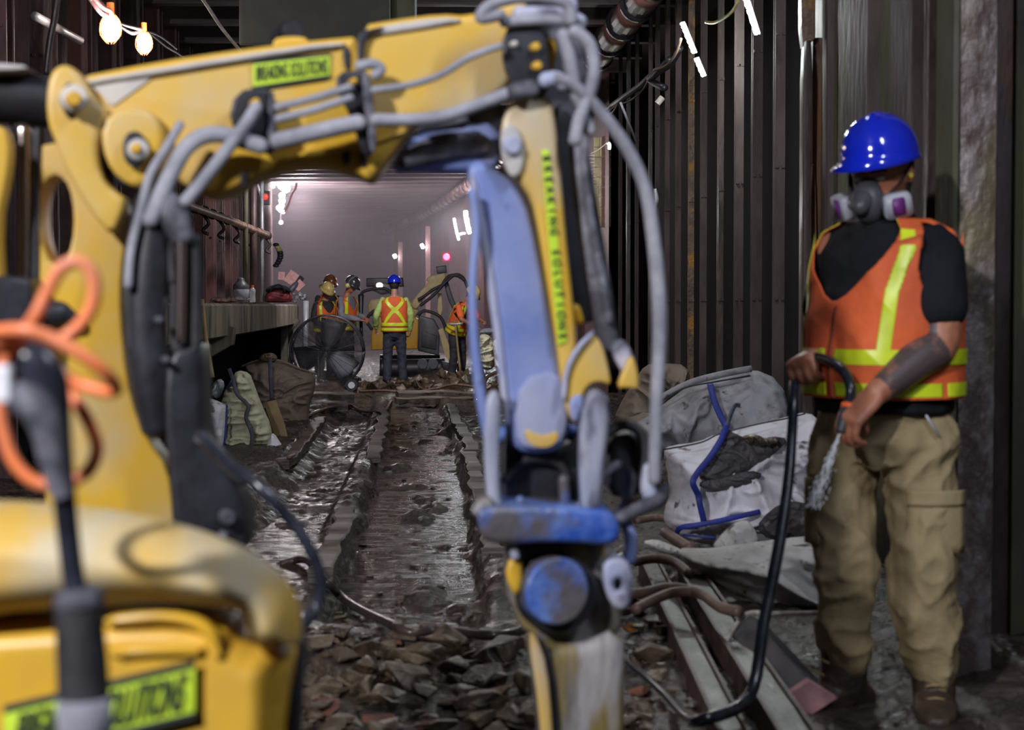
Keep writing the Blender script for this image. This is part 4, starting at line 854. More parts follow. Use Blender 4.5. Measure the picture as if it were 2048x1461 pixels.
def shell(name, T, nu, nv, v0, v1, keep, off, m, parent, th=.004, wr=0, fold=None):
    bm = bmesh.new(); g = []
    for j in range(nv+1):
        v = v0+(v1-v0)*j/nv; row = []
        for i in range(nu):
            u = -PI+2*PI*i/nu; o2 = off
            if wr: 
                p = T(u, v, 0); q = Vector((p.x*6, p.y*6, p.z*3.2)); o2 += wr*((1-2*abs(noise.noise(q)))**2-.4)+wr*.5*noise.noise(q*3)
            row.append(bm.verts.new(T(u, v, o2)))
        g.append(row)
    for j in range(nv):
        for i in range(nu):
            u = -PI+2*PI*(i+.5)/nu; v = v0+(v1-v0)*(j+.5)/nv
            if keep(u, v): bm.faces.new((g[j][i], g[j][(i+1) % nu], g[j+1][(i+1) % nu], g[j+1][i]))
    bmesh.ops.delete(bm, geom=[x for x in bm.verts if not x.link_faces], context='VERTS')
    # even out the cut edges
    for _ in range(3):
        new = {}
        for x in bm.verts:
            be = [e for e in x.link_edges if e.is_boundary]
            if len(be) == 2:
                a, b = be[0].other_vert(x), be[1].other_vert(x); new[x] = x.co*.4+(a.co+b.co)*.3
        for x, c in new.items(): x.co = c
    bmesh.ops.recalc_face_normals(bm, faces=bm.faces[:])
    ret = bmesh.ops.solidify(bm, geom=bm.faces[:], thickness=-th)
    return obj(name, bm, m, parent)
def vee(w=.95, b=.52, f=0.0): return lambda u, v: v > b and abs(u-f) < w*((v-b)/(1-b))**.8
def arm_hole(u, v, w=.50, c=.79, h=.19): return ((abs(u)-PI/2)/w)**2+((v-c)/h)**2 < 1
def hand(bm, wr, d, pn, side, curl=(60, 75, 40), k=1.0, spread=.0, thumb=None, seg=8):
    """wr wrist, d pointing along the palm, pn palm normal (curl direction), side = +1/-1 thumb side"""
    d = d.normalized(); pn = (pn-d*pn.dot(d)).normalized(); s = d.cross(pn)*side
    loft(bm, [wr-d*.01, wr+d*.03*k, wr+d*.085*k], [(.026*k, .020*k), (.038*k, .018*k), (.041*k, .015*k)], ref=pn, seg=12, n=3, power=2.6, rnd=True)
    for i, ln in enumerate((.072, .082, .077, .062)):
        o = wr+d*.082*k+s*(.031-.0205*i)*k; dd = d.copy(); P = [o-d*.02*k]; P.append(o); ax = d.cross(pn).normalized(); tot = 0
        for j, fr in enumerate((.45, .3, .25)):
            tot += curl[j]; dd = (d*math.cos(R_(tot))+pn*math.sin(R_(tot))); P.append(P[-1]+dd*ln*fr*1.12*k)
        loft(bm, P, [.0092*k, .0098*k, .0090*k, .0082*k, .0070*k], seg=seg, n=3, rnd=True)
    th = thumb or (s*.8+d*.55+pn*.5); th = th.normalized(); o = wr+d*.025*k+s*.028*k
    P = [o-s*.015*k, o+th*.028*k, o+th*.05*k+pn*.004*k, o+(th+pn*.9).normalized()*.03*k+th*.05*k]
    loft(bm, P, [.013*k, .012*k, .0105*k, .008*k], seg=seg, n=3, rnd=True)
def head_mesh(bm, c, F, up, k=1, nose=True, ears=True, seg=24):
    L = up.cross(F).normalized()
    R = Matrix((L, F, up)).transposed()
    ell(bm, c+up*.018*k, .076*k, .094*k, .100*k, R, seg, 14)
    ell(bm, c+F*.018*k-up*.050*k, .058*k, .072*k, .070*k, R, seg, 12)
    if nose: loft(bm, [c+F*.085*k+up*.012*k, c+F*.103*k-up*.02*k, c+F*.092*k-up*.034*k], [.010*k, .015*k, .012*k], seg=8, n=2, rnd=True)
    if ears:
        for s in (1, -1):
            e = c+L*s*.078*k-F*.004*k; ell(bm, e, .010*k, .018*k, .030*k, Matrix((L, F, up)).transposed() @ Matrix.Rotation(s*.3, 3, 'Z'), 10, 8)
def face_bits(c, F, up, k, body):
    L = up.cross(F).normalized(); R = Matrix((L, F, up)).transposed()
    for s in (1, -1):
        bm = bmesh.new(); ell(bm, c+F*.083*k+L*s*.031*k+up*.008*k, .014*k, .009*k, .008*k, R, 10, 8); ob = obj('eye', bm, 'eyew', body)
        bm = bmesh.new(); ell(bm, c+F*.090*k+L*s*.031*k+up*.008*k, .006*k, .004*k, .006*k, R, 8, 6); obj('pupil', bm, 'hair', body)
        bm = bmesh.new(); loft(bm, [c+F*.092*k+L*s*.014*k+up*.028*k, c+F*.092*k+L*s*.034*k+up*.033*k, c+F*.078*k+L*s*.052*k+up*.027*k], [.0035*k, .005*k, .003*k], seg=6, n=3); obj('eyebrow', bm, 'hair', body)
    bm = bmesh.new(); loft(bm, [c+F*.083*k+L*.024*k-up*.058*k, c+F*.092*k-up*.057*k, c+F*.083*k-L*.024*k-up*.058*k], [(.004*k, .004*k), (.007*k, .006*k), (.004*k, .004*k)], seg=8, n=3); obj('mouth', bm, 'pipered', body)
def helmet(name, c, F, up, m, parent, k=1.0, brim=.055, ridge=True, full=False):
    """hard hat; c = centre of the rim plane"""
    L = up.cross(F).normalized(); bm = bmesh.new(); nu, nv = 48, 14; g = []
    prof = []
    for j in range(nv+1):
        t = j/nv*PI/2; prof.append((math.cos(t), math.sin(t)))
    for j, (cr, sz) in enumerate(prof):
        row = []
        for i in range(nu):
            u = 2*PI*i/nu; a = .116*k*cr; b = .140*k*cr
            z = .137*k*sz**.92
            x = math.sin(u)*a; y = math.cos(u)*b
            if ridge and abs(x) < .022*k and sz > .25: z += .005*k*math.cos(x/.022/k*PI/2)*min(1, (sz-.25)*3)
            row.append(bm.verts.new(c+L*x+F*y+up*z))
        g.append(row)
    # brim rows
    b0 = []; b1 = []
    for i in range(nu):
        u = 2*PI*i/nu; fr = max(0, math.cos(u))**1.6; ext = .010+brim*fr*1.0 if not full else .045
        a = .116*k; b = .140*k; r = Vector((math.sin(u)*(a+ext*k*.9), math.cos(u)*(b+ext*k), 0)); dz = -.012*k-.016*k*fr
        b0.append(bm.verts.new(c+L*r.x+F*r.y+up*dz)); r2 = Vector((math.sin(u)*(a-.004), math.cos(u)*(b-.004), 0)); b1.append(bm.verts.new(c+L*r2.x+F*r2.y+up*(dz*.6-.004)))
    rows = [b1, b0]+g
    for j in range(len(rows)-1):
        for i in range(nu): bm.faces.new((rows[j][i], rows[j][(i+1) % nu], rows[j+1][(i+1) % nu], rows[j+1][i]))
    bmesh.ops.remove_doubles(bm, verts=g[-1], dist=.004)
    return obj(name, bm, m, parent)
def limb(bm, pts, rad, seg=14, n=5, ref=None): loft(bm, pts, rad, seg=seg, n=n, rnd=True, ref=ref)
def boot(bm, ankle, toe, k=1.0, hgt=.0):
    d = (toe-ankle); d.z = 0; d.normalize(); a = ankle
    z0 = toe.z
    loft(bm, [Vector((a.x, a.y, a.z+.10)), a, Vector((a.x, a.y, z0+.07))+d*.005, Vector((a.x, a.y, z0+.045))], [(.060*k, .060*k), (.052*k, .056*k), (.050*k, .062*k), (.045*k, .060*k)], ref=d, seg=16, n=3, rnd=True)
    s = Vector((a.x, a.y, z0))
    loft(bm, [s-d*.065+Vector((0, 0, .045)), s+Vector((0, 0, .055)), s+d*.10+Vector((0, 0, .048)), s+d*.17+Vector((0, 0, .036)), s+d*.205+Vector((0, 0, .030))], [(.038*k, .040), (.044*k, .052), (.050*k, .042), (.046*k, .032), (.030*k, .024)], ref=(0, 0, 1), seg=16, n=3, rnd=True, power=2.5)
def sole(bm, ankle, toe, k=1.0):
    d = (toe-ankle); d.z = 0; d.normalize(); s = Vector((ankle.x, ankle.y, toe.z+.010))
    loft(bm, [s-d*.075, s-d*.03, s+d*.04, s+d*.12, s+d*.19, s+d*.225], [(.034*k, .010), (.043*k, .011), (.040*k, .011), (.050*k, .011), (.044*k, .011), (.022*k, .010)], ref=(0, 0, 1), seg=16, n=3, power=5)

# ------------------------------------------------------------------ the worker with the hose (foreground right)
MY = 5.15
def Q(px, py, d=0): return W(px, py, MY)+Vector((0, d, 0))
man = thing('person', (1.32, MY, 0), 'worker in glossy blue hard hat, respirator, orange vest and khaki trousers holding a black hose', 'person')
F, L = frame(R_(62))
Tb = Q(1768, 800); Tt = Q(1776, 436)
TT = torso(Tb, Tt, F, L, 1.14, 1.18, belly=.02, droop=.02, sec=[(0, .185, .150), (.25, .182, .150), (.5, .188, .142), (.72, .198, .135), (.84, .198, .122), (.93, .165, .104), (1, .080, .074)])
lsh, lel, lwr = Q(1842, 502, -.15), Q(1840, 682, -.20), Q(1700, 776, -.32)
lha = Q(1652, 812, -.34)
rsh, rel, rwr = Q(1690, 500, .13), Q(1672, 668, .22), Q(1636, 708, .02)
hc = Q(1762, 350, -.01); HF = (frame(R_(38))[0]+Vector((0, 0, -.30))).normalized(); HL = Vector((0, 0, 1)).cross(HF).normalized(); HU = HF.cross(HL).normalized()
if HU.z < 0: HU = -HU
# lean the head sideways a little
HU = (HU+Vector((-.03, 0, 0))).normalized()
lhip, lkn, lan, lto = Q(1822, 880, -.07), Q(1826, 1110, -.10), Q(1862, 1350, -.03), Q(1836, 1432, -.2)
rhip, rkn, ran, rto = Q(1702, 880, .07), Q(1688, 1110, -.03), Q(1694, 1340, .03), Q(1560, 1418, -.05)
lto.z = -.01; rto.z = -.01
bm = bmesh.new()
for v0 in (0,):
    loft(bm, [Tb.lerp(Tt, .0)-Vector((0, 0, .06)), Tb.lerp(Tt, .3), Tb.lerp(Tt, .6), Tb.lerp(Tt, .8), Tb.lerp(Tt, .95)], [(.17, .14), (.17, .14), (.18, .13), (.17, .11), (.09, .08)], ref=F, seg=20, n=4, rnd=True)
limb(bm, [Tb.lerp(Tt, .9), Q(1774, 440, 0), Q(1770, 400, 0), hc], [.075, .068, .064, .062])
head_mesh(bm, hc, HF, HU, 1.12, nose=True)
limb(bm, [lsh, lsh.lerp(lel, .5), lel, lel.lerp(lwr, .35), lwr], [.070, .070, .061, .058, .037])
limb(bm, [rsh, rsh.lerp(rel, .5), rel, rel.lerp(rwr, .4), rwr], [.066, .060, .048, .046, .031])
limb(bm, [lhip, lkn, lan, Vector((lan.x, lan.y, .08))], [.085, .06, .045, .04]); limb(bm, [rhip, rkn, ran, Vector((ran.x, ran.y, .08))], [.085, .06, .045, .04])
# left hand: palm down over the nozzle, fingers wrapping it; right hand: fist round the hose
hand(bm, lwr, (lha-lwr)+Vector((-.01, 0, -.02)), Vector((.05, .25, -1)), -1, (38, 52, 35), 1.3, thumb=Vector((.02, -.30, -.95)))
hand(bm, rwr, Q(1596, 722, -.06)-rwr, Vector((.10, -.35, -.9)), 1, (70, 80, 45), 1.35, thumb=Vector((-.45, -.75, -.25)))
me = fuse(bm, .0065, 3)
body = obj('body', me, ['skin', 'tattoo'], man)
ax = (lwr-lel)
for p in me.polygons:
    c = p.center
    tpar = (c-lel).dot(ax)/ax.length_squared; dd = ((c-lel)-ax*tpar).length
    if (.10 < tpar < .93 and dd < .075): p.material_index = 1
    axu = lel-lsh; t2 = (c-lsh).dot(axu)/axu.length_squared; d2 = (c-lsh)-axu*t2
    if .70 < t2 < 1.05 and d2.length < .08 and d2.x < -.02: p.material_index = 1
for s in (1, -1):
    bm = bmesh.new(); ell(bm, hc+HF*.094+HL*s*.035+HU*.010, .016, .010, .009, Matrix((HL, HF, HU)).transposed(), 10, 8); obj('eye', bm, 'eyew', body)
    bm = bmesh.new(); loft(bm, [hc+HF*.104+HL*s*.016+HU*.030, hc+HF*.104+HL*s*.036+HU*.036, hc+HF*.090+HL*s*.060+HU*.030], [.004, .006, .004], seg=6, n=3); obj('eyebrow', bm, 'hair', body)
bm = bmesh.new(); ell(bm, hc-HF*.030+HU*.03, .090, .092, .105, Matrix((HL, HF, HU)).transposed(), 20, 12)
loft(bm, [hc-HF*.07+HU*.0, hc-HF*.075-HU*.05, hc-HF*.055-HU*.09], [(.07, .03), (.06, .03), (.05, .02)], ref=HF, seg=14, n=3, rnd=True)
obj('hair', bm, 'hair', man)
helmet('hard_hat', hc+HU*.052-HF*.008, (HF+HU*.14).normalized(), (HU-HF*.14).normalized(), 'helmblue', man, .99, .058)
bm = bmesh.new(); RH = Matrix((HL, HF, HU)).transposed()
loft(bm, [hc+HU*.05+HF*.09*math.cos(a)+HL*.088*math.sin(a)-HF*.01 for a in [2*PI*k/16 for k in range(17)]], [(.004, .016)]*17, ref=HU, seg=6, n=1); obj('hat_band', bm, 'tshirt', man)
tube('ear_plug', [hc+HL*.086+HF*.004-HU*.006, hc+HL*.100+HF*.010-HU*.004], .008, 'helmyel', man, seg=8, n=1)
# respirator
bm = bmesh.new(); loft(bm, [hc+HF*.080+HU*.004, hc+HF*.112-HU*.020, hc+HF*.128-HU*.052, hc+HF*.118-HU*.082, hc+HF*.080-HU*.100], [(.018, .016), (.040, .034), (.052, .046), (.046, .044), (.034, .036)], ref=HF, seg=18, n=4, rnd=True)
msk = obj('respirator_mask', bm, 'silicone', man)
bm = bmesh.new(); loft(bm, [hc+HF*.155-HU*.045, hc+HF*.182-HU*.055], [.034, .026], seg=18, n=1, rnd=True); obj('exhale_valve', bm, 'silicone', msk)
for s in (1, -1):
    c0 = hc+HF*.128+HL*s*.040-HU*.052; c1 = hc+HF*.110+HL*s*.082-HU*.070; dr = (HL*s*.6+HF*.75-HU*.05).normalized()
    bm = bmesh.new(); loft(bm, [c0, c1], [.024, .030], seg=14, n=1); obj('inlet', bm, 'silicone', msk)
    cart = obj('filter_cartridge', (lambda b: (loft(b, [c1-dr*.004, c1+dr*.026], [(.044, .040), (.041, .037)], ref=HU, seg=24, n=1, power=5), b)[1])(bmesh.new()), 'filter', msk)
    obj('filter_label', (lambda b: (loft(b, [c1+dr*.0262, c1+dr*.0285], [(.020, .028), (.020, .028)], ref=HU, seg=20, n=1, power=6), b)[1])(bmesh.new()), 'purple', cart)
    tube('head_strap', [hc+HF*.10+HL*s*.05-HU*.045, hc+HF*.05+HL*s*.082-HU*.01, hc-HF*.01+HL*s*.094+HU*.03, hc-HF*.05+HL*s*.09+HU*.06], [(.008, .003)]*4, 'tshirt', msk, seg=8)
# shirt
bm = bmesh.new()
rows = []
for j in range(21):
    v = -.10+1.08*j/20; rows.append([bm.verts.new(TT(-PI+2*PI*i/40, max(0, v), .004)+Vector((0, 0, -.36*max(0, -v)))) for i in range(40)])
for j in range(20):
    for i in range(40): bm.faces.new((rows[j][i], rows[j][(i+1) % 40], rows[j+1][(i+1) % 40], rows[j+1][i]))
bm.faces.new(rows[0]); bm.faces.new(rows[-1])
limb(bm, [lsh-Vector((.05, .0, .0)), lsh, lsh.lerp(lel, .35), lsh.lerp(lel, .60)], [.060, .078, .090, .090]); limb(bm, [rsh+Vector((.05, 0, .0)), rsh, rsh.lerp(rel, .5), rsh.lerp(rel, .68)], [.055, .066, .072, .074])
loft(bm, [Tb.lerp(Tt, .9), Tb.lerp(Tt, 1.04)], [.085, .078], seg=20, n=3)
me = fuse(bm, .011, 5); wrinkle(me, .007, 7, (1, 1, .6), 3); obj('t_shirt', me, 'tshirt', man)
# vest
VN = vee(1.0, .54, -.02)
vest = shell('vest', TT, 150, 110, .02, .985, lambda u, v: not VN(u, v) and not arm_hole(u, v, .44, .76, .21), .024, 'vorange', man, .004, .010)
def stripe(keep, nm='reflective_stripe', m='vlime', off=.0295, v0=.02, v1=.985): return shell(nm, TT, 300, 220, v0, v1, keep, off, m, vest, .0025, .010)
stripe(lambda u, v: .205 < v < .285 and not abs(u-.02) < .045 and not abs(abs(u)-1.62) < .035, v0=.15, v1=.33)
stripe(lambda u, v: .035 < v < .105 and not abs(u-.02) < .035 and not abs(abs(u)-1.62) < .03, v0=.02, v1=.14)
stripe(lambda u, v: v > .28 and abs(abs(u)-(.78+.62*max(0, v-.6))) < .11+.25*max(0, v-.80) and not VN(u, v) and not arm_hole(u, v, .44, .76, .21), v0=.27)
shell('zip', TT, 300, 120, .02, .52, lambda u, v: abs(u-.02) < .02, .030, 'vdark', vest, .002, .010)
# trousers
bm = bmesh.new()
wa = Q(1760, 800, 0)
loft(bm, [wa+Vector((0, 0, .02)), wa-Vector((0, 0, .06)), Q(1762, 880, 0), Q(1762, 930, 0)], [(.192, .158), (.200, .165), (.205, .165), (.17, .14)], ref=F, seg=24, n=4)
limb(bm, [lhip+Vector((.01, 0, .02)), Q(1830, 960, -.07), Q(1830, 1110, -.10), Q(1838, 1230, -.08), Q(1856, 1318, -.05), Q(1858, 1342, -.04)], [.115, .117, .106, .100, .088, .078], n=5)
limb(bm, [rhip+Vector((.0, 0, .02)), Q(1686, 960, .04), Q(1686, 1110, -.02), Q(1690, 1220, 0), Q(1696, 1300, .02), Q(1700, 1322, .02)], [.115, .112, .098, .090, .082, .074], n=5)
me = fuse(bm, .010, 4); wrinkle(me, .020, 4.2, (1.3, 1.3, 1.0), 5); wrinkle(me, .010, 9, (1, 1, 1.2), 8); tr = obj('trousers', me, 'khaki', man)
def patch(name, c, du, dz, m, n=F, parent=tr, bend=.02, th=.008):
    nn = Vector(n).normalized(); s = Vector((0, 0, 1)).cross(nn).normalized(); bm = bmesh.new(); g = []
    for j in range(7):
        row = []
        for i in range(9):
            a = (i/8-.5)*2; b = (j/6-.5)*2; p = Vector(c)+s*a*du/2+Vector((0, 0, 1))*b*dz/2-nn*bend*a*a; p += nn*.004*noise.noise(p*25); row.append(bm.verts.new(p))
        g.append(row)
    for j in range(6):
        for i in range(8): bm.faces.new((g[j][i], g[j][i+1], g[j+1][i+1], g[j+1][i]))
    bmesh.ops.recalc_face_normals(bm, faces=bm.faces[:]); bmesh.ops.solidify(bm, geom=bm.faces[:], thickness=th); return obj(name, bm, m, parent)
pn = (L*.95+F*.45).normalized()
patch('cargo_pocket', Q(1842, 1034, -.172), .165, .18, 'khaki', pn, bend=.028, th=.016)
patch('pocket_flap', Q(1842, 984, -.184), .172, .045, 'khaki', pn, bend=.028, th=.010)
patch('cargo_pocket', Q(1622, 1020, -.02), .06, .20, 'khaki', (-1, -.5, 0), bend=.01, th=.014)
tube('phone', [Q(1812, 812, -.176), Q(1842, 862, -.182)], [(.011, .004)]*2, 'sheet', man, seg=8, n=1)['label'] = 'shiny flat object in the front pocket'
for (a, t_) in ((lan, lto), (ran, rto)):
    bm = bmesh.new(); boot(bm, a, t_, 1.32); me = fuse(bm, .008, 4); wrinkle(me, .004, 18, seed=4); b_ = obj('boot', me, 'boot', man)
    bm = bmesh.new(); sole(bm, a, t_, 1.32); obj('sole', bm, 'sole', b_)
    d = (t_-a); d.z = 0; d.normalize()
    for k in range(4):
        c = a+d*(.056+.02*k)+Vector((0, 0, .06-.035*k-max(0, a.z-.13))); s = Vector((0, 0, 1)).cross(d); tube('lace', [c-s*.03, c+d*.012+Vector((0, 0, .008)), c+s*.03], .0035, 'wood', b_, seg=6, n=3)
# the hose he holds
hose_pts = [Q(1640, 838, -.32), Q(1650, 800, -.305), Q(1654, 764, -.30), Q(1644, 730, -.24), Q(1622, 714, -.10), Q(1602, 724, -.03), Q(1586, 750, -.035), Q(1574, 800, -.10), Q(1566, 870, -.13), Q(1552, 960, -.18), Q(1524, 1080, -.25), Q(1490, 1200, -.32), Q(1450, 1330, -.42), W(1408, 1440, 4.55), W(1374, 1436, 4.75), W(1330, 1390, 5.1), W(1280, 1345, 5.5), W(1200, 1280, 5.9)]
hz_ = thing('water_hose', hose_pts[10], 'black rubber hose held in both hands by the worker, trailing to the rails', 'hose')
tube('hose', hose_pts, [.013, .0155, .0155, .0155, .0155, .0155, .0155, .0155, .0155, .017, .018, .018, .018, .0175, .014, .012, .012, .012], 'wetrubber', hz_, seg=14)
tube('nozzle', [Q(1648, 806, -.308), Q(1639, 832, -.322), Q(1630, 850, -.330)], [.021, .022, .015], 'rubber', hz_, seg=14); tube('orange_ring', [Q(1652, 798, -.304), Q(1649, 807, -.308)], .0235, 'orangecap', hz_, seg=14, n=1)
bm = bmesh.new(); rs = random.Random(5)
n0 = Q(1630, 850, -.332); n1 = Q(1575, 985, -.36)
for k in range(420):
    f = rs.random()**.8; w_ = .004+.035*f; p = n0.lerp(n1, f)+Vector((rs.gauss(0, w_*.4), rs.gauss(0, w_*.4), 0)); 
    d = (n1-n0).normalized()*rs.uniform(.004, .014); loft(bm, [p, p+d], [rs.uniform(.0006, .0016)]*2, seg=4, n=1)
sp = obj('water_spray', bm, glass('water_spray', (.85, .88, .95), .3, .1), smooth=False); sp['kind'] = 'stuff'; tag(sp, 'fine white spray of water shooting down from the hose nozzle', 'water spray')

# ------------------------------------------------------------------ background workers
def worker(name, label, px, Y, top, yaw, hat, shirt, trousers, vestback=False, lean=0, larm=None, rarm=None, hlean=.25, muffs=False, gloves=None, sleeve='long', skin='skinp', k=1.0, foot=None, beard=False, hatfull=False):
    F, L = frame(R_(yaw)); base = W(px, 700, Y); base.z = 0 if foot is None else foot; U = Vector((0, 0, 1))
    Hh = (W(px, top, Y).z-base.z); s = Hh/1.84
    root = thing('person', base, label, 'person', None)
    P = lambda l, f, z: base+L*l*s+F*f*s+U*z*s
    ln = R_(lean); 
    def up(l, f, z):      # above the hips the body leans forward
        dz = z-.95; return P(l, f+dz*math.sin(ln), .95+dz*math.cos(ln))
    Tb, Tt = up(0, 0, .88), up(0, 0, 1.47); UU = (Tt-Tb).normalized(); FF = (F-UU*F.dot(UU)).normalized()
    T_ = torso(Tb, Tt, FF, L, .98*s, .88*s)
    lsh, rsh = up(.19, 0, 1.40), up(-.19, 0, 1.40)
    la = [up(*q) for q in (larm or [(.26, 0, 1.13), (.24, .16, .93)])]; ra = [up(*q) for q in (rarm or [(-.26, 0, 1.13), (-.24, .16, .93)])]
    hc = up(0, .03+.06*hlean, 1.645-.02*hlean); HF = (F*math.cos(hlean+ln*.6)-U*math.sin(hlean+ln*.6)).normalized(); HU = (U*math.cos(hlean+ln*.6)+F*math.sin(hlean+ln*.6)).normalized()
    bm = bmesh.new(); loft(bm, [Tb, Tb.lerp(Tt, .4), Tb.lerp(Tt, .75), Tb.lerp(Tt, .95)], [(.15*s, .11*s), (.15*s, .11*s), (.16*s, .1*s), (.08*s, .07*s)], ref=FF, seg=14, n=3, rnd=True)
    limb(bm, [Tt-UU*.04, Tt+UU*.04, hc], [.06*s, .056*s, .05*s]); head_mesh(bm, hc, HF, HU, s*1.03)
    for sh, a, sd in ((lsh, la, 1), (rsh, ra, -1)):
        limb(bm, [sh, sh.lerp(a[0], .5), a[0], a[0].lerp(a[1], .4), a[1]], [.052*s, .048*s, .042*s, .040*s, .028*s])
        d = (a[1]-a[0]).normalized(); hand(bm, a[1], d, (-U*.6+F*.4-L*sd*.4), -sd, (30, 40, 30), s, seg=6)
    legs = [((.09, 0, .92), (.11, .03, .49), (.12, -.01, .10)), ((-.09, 0, .92), (-.12, .02, .49), (-.14, -.02, .10))]
    for lg in legs: limb(bm, [P(*q) for q in lg], [.075*s, .055*s, .042*s])
    body = obj('body', fuse(bm, .0125, 2), skin, root); face_bits(hc, HF, HU, s*1.03, body)
    bm = bmesh.new(); limb(bm, [P(0, 0, .98), P(0, -.01, .86)], [(.155*s, .125*s), (.165*s, .13*s)], ref=F)
    for lg in legs:
        q = [P(*x) for x in lg]; limb(bm, [q[0], q[0].lerp(q[1], .4), q[1], q[1].lerp(q[2], .6), q[2]+U*.02*s], [.102*s, .096*s, .080*s, .078*s, .072*s])
    me = fuse(bm, .016, 3); wrinkle(me, .012*s, 9, (1, 1, 1.4), px); obj('trousers', me, trousers, root)
    bm = bmesh.new(); rows = []
    for j in range(13):
        v = j/12*.99; rows.append([bm.verts.new(T_(-PI+2*PI*i/24, v, .0)) for i in range(24)])
    for j in range(12):
        for i in range(24): bm.faces.new((rows[j][i], rows[j][(i+1) % 24], rows[j+1][(i+1) % 24], rows[j+1][i]))
    bm.faces.new(rows[0]); bm.faces.new(rows[-1])
    for sh, a in ((lsh, la), (rsh, ra)):
        if sleeve == 'long': limb(bm, [sh, sh.lerp(a[0], .5), a[0], a[0].lerp(a[1], .5), a[0].lerp(a[1], .93)], [.056*s, .060*s, .058*s, .054*s, .042*s])
        else: limb(bm, [sh, sh.lerp(a[0], .4), sh.lerp(a[0], .75)], [.056*s, .064*s, .066*s])
    me = fuse(bm, .015, 3); wrinkle(me, .008*s, 11, (1, 1, .8), px+3); obj('shirt', me, shirt, root)
    V_ = vee(.8, .58); AH = lambda u, v: arm_hole(u, v, .32, .77, .18)
    vest = shell('vest', T_, 72, 48, .0, .97, lambda u, v: not V_(u, v) and not AH(u, v), .026, 'vorange', root, .004, .006)
    kw = dict(off=.034, m='vlime', parent=vest, th=.003, wr=.006)
    for a, b in ((.16, .25), (.03, .11)): shell('reflective_stripe', T_, 96, 12, a, b, lambda u, v: abs(u) > .05, **kw)
    if vestback:
        shell('reflective_stripe', T_, 200, 110, .25, .97, lambda u, v: (abs(abs(u)-.75) < .13 and abs(u) < PI/2 and not V_(u, v)) or (abs(u) > PI/2 and min(abs(math.copysign(PI-abs(u), u)*1.0-(v-.60)*2.3), abs(math.copysign(PI-abs(u), u)*1.0+(v-.60)*2.3)) < .17 and not AH(u, v)), **kw)
        shell('dark_band', T_, 96, 8, .115, .155, lambda u, v: abs(u) > 1.7, .034, 'vdark', vest, .003, .006)
    else:
        shell('reflective_stripe', T_, 160, 60, .25, .97, lambda u, v: abs(abs(u)-.80) < .16 and not V_(u, v) and not AH(u, v) or abs(PI-abs(u)-.70) < .15 and not AH(u, v), **kw)
    for lg, sd in zip(legs, (1, -1)):
        a = P(*lg[2]); t_ = a+F*.2+L*.04*sd; t_.z = base.z+.005; bm = bmesh.new(); boot(bm, a, t_, 1.0*s); sole(bm, a, t_, s); obj('boot', bm, 'boot', root)
    bm = bmesh.new(); ell(bm, hc-HF*.024*s+HU*.012*s, .082*s, .084*s, .095*s, Matrix((HU.cross(HF), HF, HU)).transposed(), 16, 10); obj('hair', bm, 'hair', root)
    hh = helmet('hard_hat', hc+HU*.045*s, HF, HU, hat, root, s*.98, .035 if not hatfull else .05, True, hatfull)
    if muffs:
        LL = HU.cross(HF)
        for sd in (1, -1):
            c = hc+LL*sd*.085*s; bm = bmesh.new(); loft(bm, [c, c+LL*sd*.035*s], [(.042*s, .052*s), (.036*s, .044*s)], ref=HU, seg=16, n=2, rnd=True); obj('ear_muff', bm, 'muff', root)
        tube('muff_band', [hc+LL*.115*s, hc+LL*.12*s+HU*.12*s, hc+HU*.185*s, hc-LL*.12*s+HU*.12*s, hc-LL*.115*s], .008*s, 'greycloth', root, seg=8)
    if beard: pass
    return P, up, root
worker('person', 'worker seen from behind in blue hard hat, crossed orange vest, lime sleeves and jeans', 789, 26.8, 547, 176, 'helmblue', 'limecloth', 'jeans', vestback=True,
       larm=[(.30, -.02, 1.15), (.30, .14, .94)], rarm=[(-.27, 0, 1.14), (-.26, .10, .90)], hlean=.12, k=1)
worker('person', 'worker in tan full-brim hard hat and dark shirt looking down behind the round fan', 650, 28.6, 560, -38, 'helmtan', 'darkcloth', 'darkcloth', larm=[(.24, .04, 1.16), (.18, .26, 1.05)], rarm=[(-.26, .02, 1.14), (-.20, .2, 1.0)], hlean=.6, hatfull=True, skin='skin')
worker('person', 'worker in brown hard hat partly hidden behind the one in the tan hard hat', 655, 30.2, 546, -30, 'helmbrown', 'darkcloth', 'darkcloth', hlean=.4, lean=4)
worker('person', 'worker in dark hard hat with pale yellow ear muffs and grey sleeves holding a tool', 690, 28.2, 547, -60, 'helmdark', 'greycloth', 'darkcloth', larm=[(.24, .06, 1.14), (.10, .33, 1.08)], rarm=[(-.24, .08, 1.12), (-.04, .32, 1.05)], hlean=.5, muffs=True, lean=6, skin='skin')
P5, up5, r5 = worker('person', 'worker in yellow hard hat and orange shirt bending over a shovel beside the far machine', 914, 27.6, 560, -52, 'helmyel', 'orangecloth', 'darkcloth', sleeve='short', lean=24, larm=[(.26, .20, 1.16), (.10, .44, 1.12)], rarm=[(-.24, .20, 1.16), (-.06, .46, 1.00)], hlean=.45, skin='skin', vestback=False)
a = up5(.06, .48, 1.12); b = W(920, 770, 27.3); b.z = gz(b.x, b.y)+.02
t = thing('shovel', b, 'shovel with wooden shaft standing in front of the bending worker', 'shovel')
tube('shaft', [W(910, 640, 27.2), W(916, 700, 27.2), W(921, 748, 27.2)], .018, 'wood', t, n=2); tube('handle', [W(897, 648, 27.2), W(912, 649, 27.2), W(926, 647, 27.2)], .022, 'galv', t, n=2)
plate('blade', [(914, 742), (928, 742), (931, 762), (922, 778), (913, 764)], 27.2, .012, 'machine', t, bev=.003)
